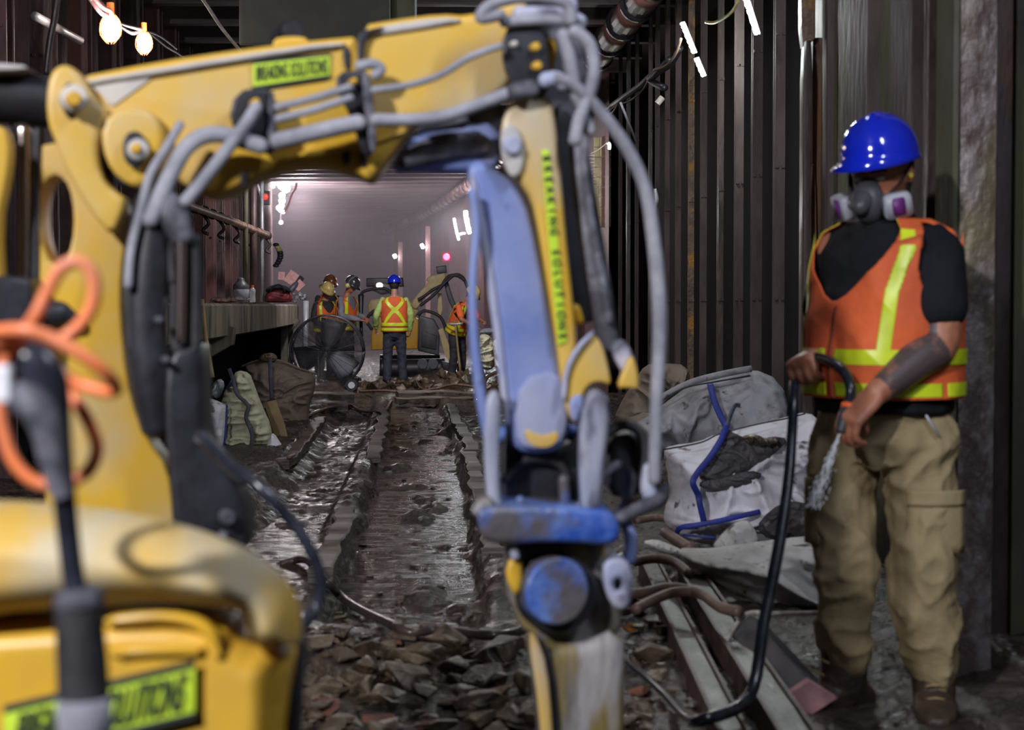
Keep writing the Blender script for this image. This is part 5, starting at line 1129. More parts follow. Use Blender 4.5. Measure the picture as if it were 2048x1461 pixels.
M['wetbrown'] = mat('wet_dark_brown_cable', (.05, .035, .032), (.09, .06, .055), 12, .25, bump=.1)
# ================================================================== FAR MACHINE, FAN, SACKS, RUBBLE, RAILS
def fp(name, pts, Y, th, m, par, bev=.01, it=0, holes=()): return plate(name, pts, Y, th, m, par, 0, bev, holes, it)
FY = 30.5
far = thing('demolition_robot', (W(800, 740, FY).x, FY, 0), 'tan and yellow demolition robot far down the tunnel with its boom raised', 'demolition robot')
fp('body_side', [(744, 668), (752, 634), (830, 634), (838, 640), (836, 698), (744, 700)], FY, .7, 'machyel', far, .03)
fp('side_door', [(838, 630), (868, 638), (880, 660), (878, 712), (836, 702), (836, 640)], FY-.3, .10, 'machine', far, .03); fp('door_recess', [(844, 662), (874, 672), (872, 700), (842, 694)], FY-.36, .03, 'black', far)
fp('upper_deck', [(736, 612), (742, 600), (768, 598), (830, 606), (838, 622), (830, 636), (740, 632)], FY+.1, .6, 'machtan', far, .03)
fp('control_box', [(734, 574), (734, 557), (806, 556), (808, 574)], FY+.4, .5, 'black', far, .02); fp('box_front', [(742, 580), (760, 566), (786, 568), (790, 584), (764, 590)], FY+.2, .4, 'machine', far, .03)
bm = bmesh.new(); ell(bm, W(759, 571, FY), .055, .04, .045); obj('headlamp', bm, 'spark', far)
tube('track', [W(760, 736, FY-.2), W(800, 738, FY-.2), W(890, 736, FY-.2)], .17, 'black', far, seg=16); tube('track_rear', [W(760, 728, FY+.6), W(880, 728, FY+.6)], .17, 'black', far, seg=16)
for px in (845, 866): 
    p = W(px, 728, FY-.42); cylo('track_wheel', p, p+Vector((0, .12, 0)), .09, 'machine', far)
fp('outrigger', [(876, 660), (886, 656), (902, 700), (900, 726), (890, 712)], FY-.3, .10, 'machtan', far); fp('outrigger_foot', [(884, 722), (906, 728), (904, 740), (886, 738)], FY-.35, .3, 'black', far)
fp('boom', [(822, 606), (836, 588), (858, 566), (852, 560), (860, 552), (884, 548), (888, 542), (892, 552), (890, 572), (880, 578), (868, 574), (850, 592), (836, 618), (826, 618)], FY-.15, .22, 'machtan', far, .02, 1)
fp('boom_head', [(872, 534), (892, 531), (894, 546), (874, 548)], FY-.15, .28, 'machine', far, .02); fp('stick', [(884, 552), (894, 556), (906, 596), (916, 618), (908, 626), (896, 600)], FY-.1, .16, 'machine', far, .02)
fp('lower_stick', [(876, 586), (884, 588), (886, 620), (880, 636), (874, 620)], FY-.05, .14, 'machtan', far, .02)
for p in ([(836, 600), (850, 592), (866, 580), (886, 570)], [(840, 612), (856, 600), (872, 586), (890, 566), (910, 550), (926, 556), (936, 580), (934, 600)], [(880, 578), (896, 554), (915, 552), (930, 562)], [(836, 632), (850, 622), (880, 634), (892, 660)], [(722, 620), (722, 590), (738, 580), (770, 578), (786, 590)], [(744, 660), (734, 640), (748, 622), (770, 620)]):
    tube('hose', [W(x, y, FY-.35) for x, y in p], .028, 'rubber', far, seg=8)
tube('lever', [W(722, 598, FY-.4), W(721, 640, FY-.4), W(724, 690, FY-.4)], .025, 'black', far)
# tool held by the far workers
tag(tube('drill', [W(722, 590, 28.6), W(722, 640, 28.5), W(724, 672, 28.4)], [.05, .03, .02], 'black'), 'dark upright drill between the ear-muffed worker and the far machine', 'tool')
# ---- drum fan
FN = 25.3
c = W(655, 703, FN); Rf = 72*FN/FPX
fan = thing('drum_fan', (c.x, FN, 0), 'large round drum fan with wire guards standing on small wheels at the platform end', 'fan')
def ring(bm, c, r, tr, n=48): loft(bm, [c+Vector((r*math.cos(2*PI*k/n), 0, r*math.sin(2*PI*k/n))) for k in range(n+1)], [tr]*(n+1), seg=6, n=1)
for dy, nm in ((-.18, 'front_rim'), (.22, 'rear_rim')):
    bm = bmesh.new(); ring(bm, c+Vector((0, dy, 0)), Rf, .016); obj(nm, bm, 'wire', fan)
for dy, nm in ((-.20, 'front_guard'), (.24, 'rear_guard')):
    bm = bmesh.new()
    for k in range(1, 44): ring(bm, c+Vector((0, dy*(1.0+.35*(1-k/44)), 0)), Rf*k/44, .0021, 28)
    for k in range(24):
        a = 2*PI*k/24; d = Vector((math.cos(a), 0, math.sin(a))); loft(bm, [c+Vector((0, dy*1.3, 0)), c+d*Rf*.6+Vector((0, dy*1.15, 0)), c+d*Rf+Vector((0, dy, 0))], [.0035]*3, seg=5, n=2)
    g_ = obj(nm, bm, 'wire', fan); g_['kind'] = 'stuff'
for k in range(3):
    a = 2*PI*k/3-.75; d = Vector((math.cos(a), 0, math.sin(a))); s = Vector((-math.sin(a), 0, math.cos(a))); bm = bmesh.new(); g = []
    for i in range(7):
        t_ = .12+.76*i/6; wd = .10+.12*t_; g.append([bm.verts.new(c+d*Rf*t_+s*(wd*q)+Vector((0, .06*q*(1-t_*.4), 0))) for q in (-1, -.3, .4, 1)])
    for i in range(6):
        for q in range(3): bm.faces.new((g[i][q], g[i+1][q], g[i+1][q+1], g[i][q+1]))
    bmesh.ops.solidify(bm, geom=bm.faces[:], thickness=.006); obj('blade', bm, 'sheet' if k == 0 else 'machine', fan)
cylo('motor', c+Vector((0, .05, 0)), c+Vector((0, .34, 0)), .11, 'black', fan); cylo('hub', c+Vector((0, -.12, 0)), c+Vector((0, .05, 0)), .06, 'black', fan)
tube('frame', [c+Vector((-.30, 0, -.80)), c+Vector((-.52, 0, -.3)), c+Vector((-.50, .05, .2))], .02, 'wire', fan); tube('frame', [c+Vector((.26, 0, -.56)), c+Vector((.45, 0, -.42)), c+Vector((.42, .0, -.4))], .02, 'wire', fan)
tube('frame', [c+Vector((-.13, -.1, -.6)), c+Vector((-.13, -.1, .0))], .02, 'wire', fan, n=1); tube('frame', [c+Vector((-.36, .2, -.56)), c+Vector((.36, .2, -.56))], .02, 'wire', fan, n=1)
for px, py in ((703, 773), (640, 772)):
    p = W(px, py-2, FN-.2); w_ = cylo('wheel', p, p+Vector((0, .07, 0)), .088 if px > 700 else .06, 'tyre', fan); cylo('wheel_hub', p-Vector((0, .01, 0)), p+Vector((0, .05, 0)), .05 if px > 700 else .03, 'sheet', w_)
# ---- things on the platform
def small(name, lb, cat, *parts):
    t = thing(name, parts[0][1][0] if isinstance(parts[0][1], list) else parts[0][1], lb, cat)
    return t
bY = 21.8; b0 = W(505, 605, bY)
t = thing('water_bottle', b0, 'clear plastic bottle with orange cap standing on the platform edge', 'bottle')
bm = bmesh.new(); loft(bm, [b0, b0+Vector((0, 0, .03)), b0+Vector((0, 0, .09)), b0+Vector((0, 0, .15)), b0+Vector((0, 0, .19))], [.036, .04, .036, .04, .016], seg=16, n=4); obj('bottle_body', bm, 'plastic', t); cylo('cap', b0+Vector((0, 0, .19)), b0+Vector((0, 0, .22)), .02, 'orangecap', t)
bag = thing('duffel_bag', W(556, 604, 24.5), 'dark red and black duffel bag lying on the platform', 'bag')
inflate('bag_body', [(528, 604), (530, 590), (540, 577), (556, 573), (574, 576), (584, 588), (586, 603), (572, 606), (540, 606)], 24.6, .14, 'redbag', bag, step=3, edge=12, wr=.02, wf=8, it=1)
inflate('bag_top', [(530, 586), (534, 574), (556, 568), (578, 574), (584, 588), (560, 580), (540, 582)], 24.5, .10, 'tshirt', bag, step=3, edge=8, wr=.02, wf=9, it=1)
tube('bag_handle', [W(540, 584, 24.4), W(548, 572, 24.35), W(562, 571, 24.35), W(570, 584, 24.4)], .012, 'tshirt', bag)
for i, (px, py, wd, m_, lb) in enumerate([(441, 601, 20, 'pipepale', 'brown crumpled rag nearest the machine on the platform'), (462, 600, 16, 'bagbrown', 'brown crumpled paper sack lying mid platform'), (478, 598, 14, 'paper', 'pale crumpled paper lying left of the water bottle')]):
    tag(inflate('rag', [(px-wd, py+5), (px-wd*.6, py-4), (px, py-7), (px+wd*.7, py-3), (px+wd, py+5)], 16+i*1.8, .06, m_, step=2.5, edge=8, wr=.04, wf=16, it=1), lb, 'rag' if i != 2 else 'paper')
rs = random.Random(3)
for i in range(7):
    px = 430+i*11; Y = 17+i*.8; p = W(px, 602, Y); bm = bmesh.new(); loft(bm, [p+Vector((-.04, 0, 0)), p+Vector((0, rs.uniform(-.03, .03), .02)), p+Vector((.04, 0, .01))], [.012, .018, .01], seg=6, n=2, rnd=True)
    tag(obj('metal_scrap', bm, 'metalbits'), 'small scrap of shiny litter scattered along the platform top', 'scrap', 'litter on the platform')
t = thing('bucket', W(486, 604, 22), 'grey bucket with a dark lid beside the conduits on the platform', 'bucket'); p = W(482, 604, 22)
bm = bmesh.new(); loft(bm, [p, p+Vector((0, 0, .16))], [.09, .11], seg=20, n=2); obj('bucket_body', bm, 'greycloth', t); bm = bmesh.new(); loft(bm, [p+Vector((.0, 0, .17)), p+Vector((0, 0, .21)), p+Vector((0, 0, .27))], [.10, .10, .05], seg=20, n=2, rnd=True); obj('lid', bm, 'machine', t)
for px, py, s_, an, lb in [(583, 556, .13, .6, 'pink diamond-shaped card standing beyond the duffel bag'), (598, 571, .10, .8, 'second pink card leaning below the diamond-shaped one'), (563, 552, .08, .1, 'small pink card left of the diamond-shaped one')]:
    c = W(px, py, 27.5); tag(boxo('card', c, (s_*1.3, .01, s_*1.6), 'pinkcard', rot=Matrix.Rotation(an, 3, 'Y'), bev=.002), lb, 'card')
tag(tube('dark_strut', [W(575, 588, 27.4), W(603, 556, 27.6)], .05, 'machine', n=1), 'dark slanting strut under the pink cards', 'strut')
for i, (px, py) in enumerate([(588, 588), (593, 596), (600, 590), (605, 598), (590, 602), (610, 594)]):
    p = W(px, py, 26); bm = bmesh.new(); ell(bm, p, .04, .04, .03+.01*(i % 3), u=7, v=5); tag(obj('metal_scrap', bm, 'metalbits', smooth=False), 'glinting metal fitting heaped at the far end of the platform', 'scrap', 'metal fittings heap')
# ---- sacks
def sack(name, lb, pts, Y, depth, m, group=None, wr=.03, wf=7, st=(1, 1, 1), seed=0, edge=None, step=None, it=1, lean=0, cat='sack', fn=None, back=.6):
    t = thing(name, W(pts[0][0], pts[0][1], Y), lb, cat); inflate('sack_body', pts, Y, depth, m, t, step=step, edge=edge, wr=wr, wf=wf, st=st, seed=seed, it=it, lean=lean, fn=fn, back=back); return t
def strap(t, pts, Y, wpx, m='strapblue', off=0):
    P = [W(p[0], p[1], (p[2] if len(p) > 2 else Y)) for p in pts]; bm = bmesh.new(); w_ = wpx*Y/FPX
    loft(bm, P, [(w_/2, .004)]*len(P), ref=(.0, -1, .15), seg=8, n=6, power=4); return obj('strap', bm, m, t)
def rim(t, pts, Y, m, r=.012): return tube('rim', [W(p[0], p[1], (p[2] if len(p) > 2 else Y)) for p in pts], r, m, t, seg=8)
t = sack('bulk_sack', 'big muddy brown bulk sack with a dark strap beside the drum fan', [(482, 734), (520, 722), (560, 722), (600, 738), (632, 748), (630, 780), (618, 816), (616, 860), (600, 880), (560, 872), (500, 850)], 17.2, .30, 'bagbrown', wr=.06, wf=3.5, st=(1, 1, 2.2), seed=2)
strap(t, [(540, 716, 16.86), (541, 750, 16.78), (543, 800, 16.78)], 16.8, 8, 'strapdark'); rim(t, [(482, 734, 17.2), (520, 721, 17.1), (560, 722, 17.1), (600, 738, 17.1), (632, 748, 17.2)], 17.1, 'bagbrown')
sack('rubble_clump', 'brown clod lying on top of the muddy brown sack', [(515, 720), (524, 708), (545, 706), (556, 714), (552, 724), (530, 724)], 17.1, .10, 'stone', wr=.05, wf=9, cat='clod')
t = sack('bulk_sack', 'greenish white bulk sack with deep folds and a dark strap, front left heap', [(444, 790), (462, 760), (474, 740), (500, 746), (508, 768), (516, 790), (528, 820), (542, 850), (545, 880), (534, 906), (520, 930), (524, 950), (500, 952), (470, 930), (450, 906), (440, 850)], 14.3, .26, 'baggreen', wr=.11, wf=4.5, st=(.7, 1, 2.6), seed=5)
strap(t, [(458, 738, 14.1), (466, 760, 14.0), (474, 788, 13.97), (496, 812, 13.95), (492, 836, 13.95), (504, 870, 13.94), (500, 900, 13.95), (488, 930, 13.98)], 14, 8, 'strapdark'); strap(t, [(455, 780, 14.1), (462, 768, 14.05), (474, 776, 14.0)], 14, 7, 'strapdark')
t = sack('bulk_sack', 'white sack edged with blue tape squeezed behind the black hoses on the left', [(392, 800), (412, 794), (440, 804), (456, 812), (452, 850), (448, 890), (440, 916), (420, 920), (392, 910)], 14.0, .18, 'bagwhite', wr=.03, wf=5, seed=8); strap(t, [(454, 810, 13.85), (452, 850, 13.82), (448, 890, 13.82), (438, 918, 13.9)], 13.9, 4)
sack('clear_bag', 'crumpled shiny clear plastic bag on top of the left sacks', [(420, 790), (424, 768), (440, 756), (450, 766), (446, 786), (436, 800)], 14.2, .10, 'sheet', wr=.05, wf=14, cat='plastic bag', step=3)
t = sack('bulk_sack', 'small white sack slumped on the mud beside the greenish sack', [(540, 870), (548, 866), (562, 888), (572, 902), (576, 926), (584, 938), (560, 944), (530, 946), (528, 910)], 14.0, .14, 'bagwhite', wr=.035, wf=5, seed=11)
tag(fp('cardboard_sheet', [(528, 806), (552, 800), (570, 850), (580, 895), (576, 898), (548, 870)], 14.9, .02, 'wood', None, .004), 'brown board wedged between the greenish and the brown sacks', 'board')
# far right sacks
sack('bulk_sack', 'greenish sack with folds standing beyond the arm at the far right', [(956, 676), (966, 666), (982, 672), (990, 690), (992, 730), (980, 742), (960, 738)], 25.5, .25, 'baggreen', wr=.06, wf=4, st=(1, 1, 2.5), seed=13)
sack('bulk_sack', 'white crumpled sack just left of the arm beyond the greenish sack', [(984, 684), (996, 676), (1010, 686), (1014, 720), (1008, 746), (990, 740), (988, 710)], 25.0, .22, 'bagwhite', wr=.06, wf=5, seed=14)
sack('bulk_sack', 'dark grey cloth heaped over the far right sacks', [(956, 668), (964, 658), (984, 656), (994, 664), (980, 672)], 25.6, .2, 'greycloth', wr=.05, wf=6, cat='cloth')
# right heap
t = sack('bulk_sack', 'grey bulk sack leaning on the columns at the back of the right heap', [(1262, 850), (1300, 832), (1330, 806), (1380, 770), (1430, 754), (1502, 736), (1560, 760), (1580, 830), (1560, 930), (1480, 960), (1380, 930), (1290, 890)], 11.1, .35, 'baggrey', wr=.13, wf=3.0, st=(1.6, 1, .7), seed=21, step=5)
rim(t, [(1316, 806, 10.78), (1370, 776, 10.75), (1430, 764, 10.74), (1500, 752, 10.78)], 10.8, 'black', .006); rim(t, [(1316, 800, 10.95), (1376, 768, 10.9), (1440, 750, 10.9), (1502, 738, 10.95)], 10.9, 'baggrey', .022)
strap(t, [(1420, 768, 10.7), (1428, 800, 10.6), (1440, 830, 10.55), (1452, 852, 10.5)], 10.6, 13)
for i, (P_, d_, lb) in enumerate([([(1226, 842), (1244, 800), (1270, 760), (1290, 730), (1320, 726), (1376, 730), (1380, 770), (1330, 806), (1290, 840), (1250, 870)], 14.0, 'brown crumpled sack behind the long grey hose'), ([(1230, 880), (1250, 840), (1300, 820), (1330, 850), (1330, 920), (1280, 960), (1236, 930)], 12.0, 'dark muddy sack half hidden behind the hitch')]):
    sack('bulk_sack', lb, P_, d_, .3, 'bagbrown', wr=.08, wf=4.5, seed=31+i)
t = sack('bulk_sack', 'large white bulk sack with bright blue strap and grey spoil in the right heap', [(1326, 900), (1340, 892), (1400, 884), (1432, 868), (1500, 852), (1560, 838), (1618, 822), (1640, 850), (1650, 950), (1650, 1060), (1600, 1090), (1520, 1100), (1420, 1092), (1352, 1072), (1326, 1046), (1330, 1016), (1340, 990), (1334, 940)], 8.6, .42, 'bagwhite', wr=.12, wf=3.6, st=(1.0, 1, 1.5), seed=23, edge=90, step=5)
def drape(nm, par, pts, Y, depth, m, seed=0, wr=.02, wf=9): return inflate(nm, pts, Y, depth, m, par, edge=14, wr=wr, wf=wf, seed=seed, it=1, back=.2)
drape('spoil', t, [(1452, 856), (1470, 868), (1500, 880), (1526, 884), (1540, 872), (1580, 878), (1548, 910), (1500, 940), (1446, 962), (1400, 962), (1398, 946), (1420, 912), (1440, 880)], 8.22, .03, 'cement', 3, .022, 12)
drape('spoil', t, [(1400, 962), (1446, 956), (1500, 940), (1530, 950), (1500, 970), (1440, 984), (1398, 976)], 8.18, .03, 'cement', 6, .02, 14)
drape('spoil_lump', t, [(1480, 876), (1496, 868), (1516, 870), (1530, 878), (1546, 874), (1560, 884), (1530, 892), (1500, 890)], 8.15, .05, 'stone', 8, .04, 16)
strap(t, [(1454, 850, 8.2), (1442, 880, 8.14), (1420, 915, 8.12), (1396, 945, 8.08), (1386, 966, 8.05), (1396, 990, 8.08), (1400, 1010, 8.08), (1408, 1044, 8.10)], 8.1, 13); strap(t, [(1352, 1070, 8.15), (1362, 1056, 8.10), (1400, 1050, 8.07), (1450, 1040, 8.07), (1520, 1024, 8.1)], 8.1, 11)
strap(t, [(1366, 1070, 8.15), (1400, 1074, 8.1), (1430, 1076, 8.1)], 8.1, 5); strap(t, [(1454, 856, 8.2), (1460, 834, 8.3), (1470, 812, 8.4), (1480, 812, 8.42)], 8.3, 9, 'strapdark')
rim(t, [(1326, 900, 8.35), (1400, 886, 8.25), (1440, 868, 8.25), (1510, 850, 8.25), (1570, 838, 8.3), (1610, 828, 8.4)], 8.3, 'black', .004)
drape('spoil', t, [(1510, 1056), (1540, 1020), (1580, 1000), (1640, 1010), (1650, 1070), (1600, 1084), (1540, 1082)], 8.05, .06, 'cement', 9, .03, 9)
tag(inflate('plastic_flap', [(1572, 984), (1596, 984), (1614, 1000), (1610, 1018), (1590, 1008)], 8.05, .02, 'bagwhite', None, step=6, edge=8, it=1), 'small pale plastic flap poking out beside the khaki trousers', 'plastic piece')
t = sack('dust_sheet', 'soiled white sheet sack lying lowest in front of the right heap', [(1352, 1096), (1420, 1098), (1500, 1086), (1600, 1074), (1640, 1070), (1700, 1070), (1700, 1220), (1640, 1226), (1560, 1226), (1480, 1224), (1430, 1206), (1404, 1182), (1398, 1150), (1376, 1150), (1362, 1122)], 7.25, .28, 'bagfront', wr=.12, wf=3.8, st=(.8, 1, 1.5), seed=26, edge=70, step=5, cat='sheet')
drape('folded_corner', t, [(1420, 1100), (1448, 1062), (1476, 1042), (1500, 1042), (1516, 1074), (1510, 1090), (1460, 1098)], 7.4, .08, 'bagfront', 11, .02, 8)
sack('plastic_pouch', 'flat pale pouch lying at the left end of the white sheet', [(1282, 1084), (1310, 1078), (1346, 1092), (1376, 1106), (1350, 1112), (1306, 1100)], 7.3, .05, 'bagfront', wr=.02, wf=9, cat='pouch')
# ---- steel channels on the ground
def channel(name, lb, a, b, wd, h):
    t = thing(name, a, lb, 'steel beam'); d = (b-a).normalized(); s = Vector((d.y, -d.x, 0)).normalized(); mid = (a+b)/2; ln = (b-a).length
    R = Matrix((s, d, Vector((0, 0, 1)))).transposed()
    for nm, off, sz, m_ in (('web', Vector((0, 0, h)), (wd, ln, .014), 'rail'), ('left_flange', -s*wd/2+Vector((0, 0, h/2+.01)), (.012, ln, h+.02), 'railside'), ('right_flange', s*wd/2+Vector((0, 0, h/2+.01)), (.012, ln, h+.02), 'railside')):
        bm = bmesh.new(); box(bm, (0, 0, 0), sz)
        for v in bm.verts: v.co = R @ v.co+mid+off
        obj(nm, bm, m_, t, smooth=False)
channel('steel_channel', 'long scuffed steel channel on the ground, the left of the two beside the rubble', G(1296, 1120, .08), G(1480, 1500, .08), .075, .08)
channel('steel_channel', 'long scuffed steel channel on the ground, the right of the two, passing the worker\'s toe', G(1380, 1150, .09), G(1606, 1500, .09), .095, .09)
for o_ in [o for o in C.objects if o.name.startswith('steel_channel')]:
    for ch in o_.children:
        for v in ch.data.vertices: v.co.z -= .08
def beamlet(name, lb, pts, Y, th, m, cat): return tag(plate(name, pts, Y, th, m, None, 0, .008, (), 0), lb, cat)
a = G(1500, 1260, .12); b = G(1618, 1400, .06)
bm = bmesh.new(); loft(bm, [a, b], [(.075, .05), (.085, .055)], ref=(0, 0, 1), seg=4, n=2, power=2); o = obj('timber_block', bm, 'machine', smooth=False); tag(o, 'dark grey block with a pink end lying between the channels and the boots', 'block')
bm = bmesh.new(); loft(bm, [b-(b-a).normalized()*.03+Vector((0, 0, .004)), b+(b-a).normalized()*.004+Vector((0, 0, .004))], [(.086, .055), (.086, .055)], ref=(0, 0, 1), seg=4, n=1); obj('painted_end', bm, 'pinkcard', o, smooth=False)
tag(tube('thin_cable', [G(1450, 1290, .1), G(1480, 1240, .16), G(1505, 1226, .2), G(1545, 1228, .2), G(1640, 1226, .15)], .008, 'whitecord'), 'thin pale cable curving below the white sheet', 'cable')
tag(tube('thin_cable', [G(1480, 1310, .08), G(1530, 1380, .05), G(1580, 1430, .03), G(1640, 1470, .03)], .012, 'rubber'), 'black cable running between the channels and the grey block', 'cable')
tag(tube('thin_cable', [G(1540, 1410, .05), G(1570, 1445, .03), G(1620, 1475, .03)], .007, 'yelcord'), 'ochre cord at the worker\'s toe', 'cord')
for pts, r, m_, lb in [([(1240, 1192), (1290, 1186), (1340, 1176), (1400, 1188), (1440, 1215), (1480, 1225)], .020, 'browncord', 'upper brown hose humped over the steel channels'), ([(1270, 1220), (1300, 1204), (1345, 1186), (1390, 1184)], .019, 'browncord', 'lower brown hose joining the humped one'),
                       ([(1270, 1124), (1310, 1118), (1350, 1126), (1380, 1150)], .020, 'browncord', 'dark brown hose behind the humped hoses'), ([(1272, 1042), (1310, 1036), (1340, 1040)], .018, 'browncord', 'short brown hose beside the white sack bottom'), ([(1330, 1066), (1352, 1080), (1380, 1098)], .026, 'browncord', 'reddish hose stub under the pale pouch')]:
    tag(tube('ground_hose', [G(x, y, .2 if y > 1110 else .16) for x, y in pts], r, m_), lb, 'hose')
def gtube(name, lb, pts, r, m_, cat='cable', dz=.0):
    P = []
    for x, y in pts:
        q = G(x, y, .02)
        for _ in range(3): q = G(x, y, max(gz(q.x, q.y), -.085)+r*.7+dz)
        P.append(q)
    return tag(tube(name, P, r, m_, seg=10), lb, cat)
gtube('ground_cable', 'thick black cable snaking over the wet mud in front of the rubble', [(560, 1130), (610, 1120), (650, 1160), (680, 1192), (720, 1220), (780, 1248), (820, 1266), (870, 1260), (920, 1264), (980, 1272), (1030, 1266), (1050, 1258)], .018, 'wetbrown', dz=.03)
gtube('ground_cable', 'thin pale brown cable crossing the trench in the middle distance', [(616, 832), (660, 816), (700, 812), (730, 824), (770, 820), (785, 802), (820, 804), (860, 796), (920, 784)], .016, 'browncord', dz=.02)
gtube('ground_cable', 'reddish cable along the far end of the trench by the boots of the blue-hatted worker', [(720, 784), (770, 782), (820, 786), (870, 778), (910, 770), (960, 776)], .018, 'browncord', dz=.03)
gtube('ground_cable', 'dark cable at the foot of the small white sack', [(576, 916), (600, 904), (616, 886), (622, 870)], .014, 'browncord')
tag(tube('looped_cable', [W(975, 790, 20), W(968, 770, 20), W(978, 752, 20), (W(1000, 744, 20)), W(1020, 750, 20)], .02, 'browncord'), 'looped brown cable left of the arm below the far sacks', 'cable')
# ---- timber sleepers / ledges along the trench
for i, (x0, y0_, ln, ang, z, lb) in enumerate([(-1.35, 21.6, .9, 0, .12, 'wet sleeper end left of the trench, nearest the fan'), (-1.05, 22.8, 1.0, .02, .12, 'wet sleeper left of the trench right at the fan wheel'), (.05, 23.6, 1.3, -.02, .05, 'rounded wet timber across the far end of the trench')]):
    pass
def timber(lb, a, b, w_, h):
    d = (b-a).normalized(); s = Vector((d.y, -d.x, 0)).normalized(); bm = bmesh.new(); n = 26
    R_w = []
    for i in range(n+1):
        p = a.lerp(b, i/n); ww = w_*(1+.5*noise.noise(p*3.5)); hh = h*(1+.6*noise.noise(p*3+Vector((4, 4, 4)))); p = p+s*.05*noise.noise(p*1.7)
        R_w.append([bm.verts.new(p+s*x*ww/2+Vector((0, 0, z*hh))) for x, z in ((-1, -.6), (-1, .85), (-.8, 1), (.8, 1), (1, .85), (1, -.6))])
    for i in range(n):
        for k in range(6): bm.faces.new((R_w[i][k], R_w[i][(k+1) % 6], R_w[i+1][(k+1) % 6], R_w[i+1][k]))
    bm.faces.new(R_w[0]); bm.faces.new(R_w[-1]); return tag(obj('timber_sleeper', bm, 'timberx' if abs(d.x) > .7 else 'timber', smooth=False), lb, 'timber')
timber('pale wet sleeper lying at the fan wheel left of the trench', Vector((-2.2, 21.3, .09)), Vector((-1.15, 21.4, .09)), .5, .07)
timber('darker wet sleeper just nearer than the pale one by the fan', Vector((-2.1, 19.9, .06)), Vector((-1.15, 20.0, .06)), .4, .06)
timber('wide wet sleeper across the far end of the trench', Vector((-.65, 23.1, .03)), Vector((.45, 23.2, .03)), .6, .06)
timber('second wet sleeper across the far end of the trench', Vector((-.65, 22.3, .0)), Vector((.35, 22.4, .0)), .4, .05)
for i, (x0, ya, yb, lb) in enumerate([(-.53, 13.4, 19.6, 'long dark timber along the far left lip of the trench'), (-.56, 7.6, 9.9, 'grey-green timber along the near left lip of the trench'), (.235, 8.2, 13.6, 'long reddish timber along the near right lip of the trench'), (.255, 14.0, 20.5, 'long timber along the far right lip of the trench'), (-1.16, 12.6, 17.6, 'dark timber edging the raised ledge near the sacks')]):
    timber(lb, Vector((x0+cv(ya), ya, .03 if i < 4 else .07)), Vector((x0+cv(yb), yb, .03 if i < 4 else .07)), .11, .045)
# ---- rubble
rs = random.Random(11); RM_ = []
for k in range(12):
    bm = bmesh.new(); fl = rs.uniform(.45, .8)
    for i in range(13):
        v = Vector((rs.uniform(-1, 1), rs.uniform(-.8, .8), rs.uniform(-1, 1)*fl)); m_ = max(abs(v.x), abs(v.y), abs(v.z)/fl); v = v/m_*rs.uniform(.85, 1); bm.verts.new(v)
    r = bmesh.ops.convex_hull(bm, input=bm.verts[:]); bmesh.ops.delete(bm, geom=[v for v in bm.verts if not v.link_faces], context='VERTS')
    bmesh.ops.bevel(bm, geom=bm.edges[:], offset=.05, segments=1, affect='EDGES'); bmesh.ops.recalc_face_normals(bm, faces=bm.faces[:])
    me = bpy.data.meshes.new('rock'); bm.to_mesh(me); bm.free(); me.materials.append(M['stone']); RM_.append(me)
RR = [m.copy() for m in RM_[:3]]
for m_ in RR: m_.materials[0] = M['stonered']
RO = RM_[4].copy(); RO.materials[0] = M['stoneor']
def rock(px, py, wpx, lb, grp=None, me=None, flat=1.0, z=None):
    p = G(px, py, .03 if z is None else z); s = wpx*p.y/FPX/2
    o = bpy.data.objects.new('rock', me or rs.choice(RM_)); C.objects.link(o); o.location = (p.x, p.y, p.z+s*.25*flat if z is None else p.z); o.scale = (s, s*rs.uniform(.7, 1), s*flat*.75); o.rotation_euler = (rs.uniform(-.3, .3), rs.uniform(-.3, .3), rs.uniform(0, 6)); tag(o, lb, 'rock', grp)
for px, py, w_, lb in [(762, 1312, 66, 'upright dark stone left of the biggest rubble slab'), (838, 1318, 104, 'biggest squarish brown stone in the middle of the rubble'), (912, 1350, 84, 'tilted stone leaning right of the biggest rubble stone'), (1000, 1322, 130, 'long pale flat stone just left of the breaker'), (735, 1372, 60, 'wet pinkish stone below the upright dark one'), (925, 1390, 70, 'dark stone beneath the tilted stone'),
                       (680, 1320, 70, 'wide flat stone at the left end of the rubble'), (660, 1345, 80, 'low slab near the yellow hood side'), (990, 1372, 74, 'pale jagged stone below the long flat one'), (970, 1425, 120, 'long flat slab near the bottom of the rubble left of the breaker'), (860, 1290, 50, 'rounded stone lying behind the biggest rubble stone'), (1310, 1320, 80, 'flat grey stone right of the breaker beside the left channel'), (1330, 1270, 60, 'brown stone behind the flat grey stone')]:
    rock(px, py, w_, lb)
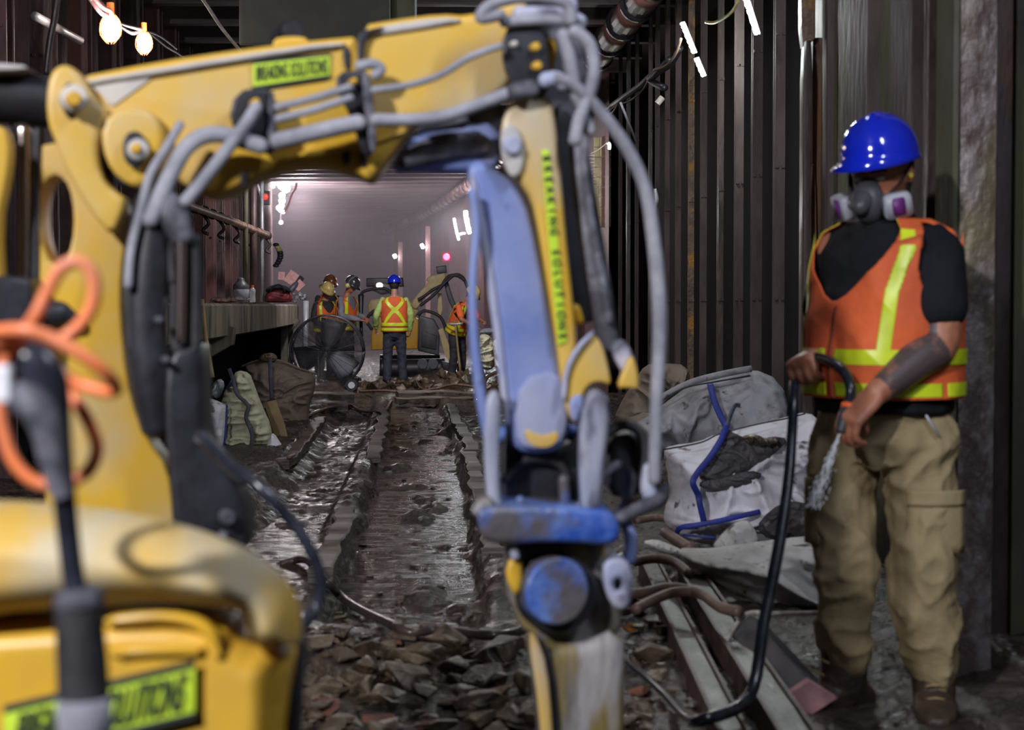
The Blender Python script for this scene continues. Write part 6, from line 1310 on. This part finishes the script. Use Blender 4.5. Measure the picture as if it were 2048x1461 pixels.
for px, py, w_, lb in [(865, 1276, 22, 'small orange stone under the thick black cable'), (930, 1274, 24, 'bright orange stone at the cable right of the first one'), (1052, 1290, 40, 'orange stone touching the left side of the breaker'), (1265, 1262, 46, 'bright orange-yellow chunk right of the breaker')]:
    rock(px, py, w_, lb, me=RO)
for px, py, w_ in [(1280, 1386, 60), (1270, 1385, 30)]: rock(px, py, w_, 'dull red brick lump right of the breaker near the bottom', 'red lumps', RR[0])
for i in range(150):
    py = 1270+rs.random()**1.1*200; px = rs.uniform(600, 1080)
    zx = 'beside the yellow hood' if px < 760 else ('amid the rubble' if px < 920 else 'near the breaker'); zy = 'at the back edge of the heap' if py < 1330 else ('in the heap middle' if py < 1400 else 'at the bottom edge of the photo')
    rock(px, py, 24+80*rs.random()**2.2, 'broken brown stone '+zx+' '+zy, 'rubble stones '+zx+' '+zy, flat=rs.uniform(.5, 1.0), me=rs.choice(RR) if rs.random() < .07 else None)
for i in range(70):
    py = rs.uniform(1190, 1465); px = 1240+rs.random()*(50+(py-1190)*.45); rock(px, py, rs.uniform(18, 50), 'broken stone between the breaker and the left steel channel', 'stones by the channel', flat=rs.uniform(.5, .95))
for i in range(60):
    px = rs.uniform(700, 1020); Y = rs.uniform(24.5, 27); p = Vector(((px-890)/3400*Y, Y, 0)); p.z = gz(p.x, p.y)
    o = bpy.data.objects.new('rock', rs.choice(RM_)); C.objects.link(o); s = rs.uniform(.05, .16); o.location = p+Vector((0, 0, s*.2)); o.scale = (s, s, s*.7); o.rotation_euler = (rs.random(), rs.random(), rs.random()*6); tag(o, 'dark lump of spoil around the feet of the far workers', 'rock', 'far spoil lumps')
for i in range(90):
    px = rs.uniform(560, 960); py = rs.uniform(960, 1250); q = G(px, py, 0); z = max(gz(q.x, q.y), -.09); q = G(px, py, z); s = rs.uniform(.006, .022)
    o = bpy.data.objects.new('rock', rs.choice(RM_)); C.objects.link(o); o.location = q+Vector((0, 0, s*.3)); o.scale = (s*1.3, s, s*.6); o.rotation_euler = (0, 0, rs.random()*6); tag(o, 'small dark clod scattered over the wet trench floor', 'rock', 'clods in the trench')
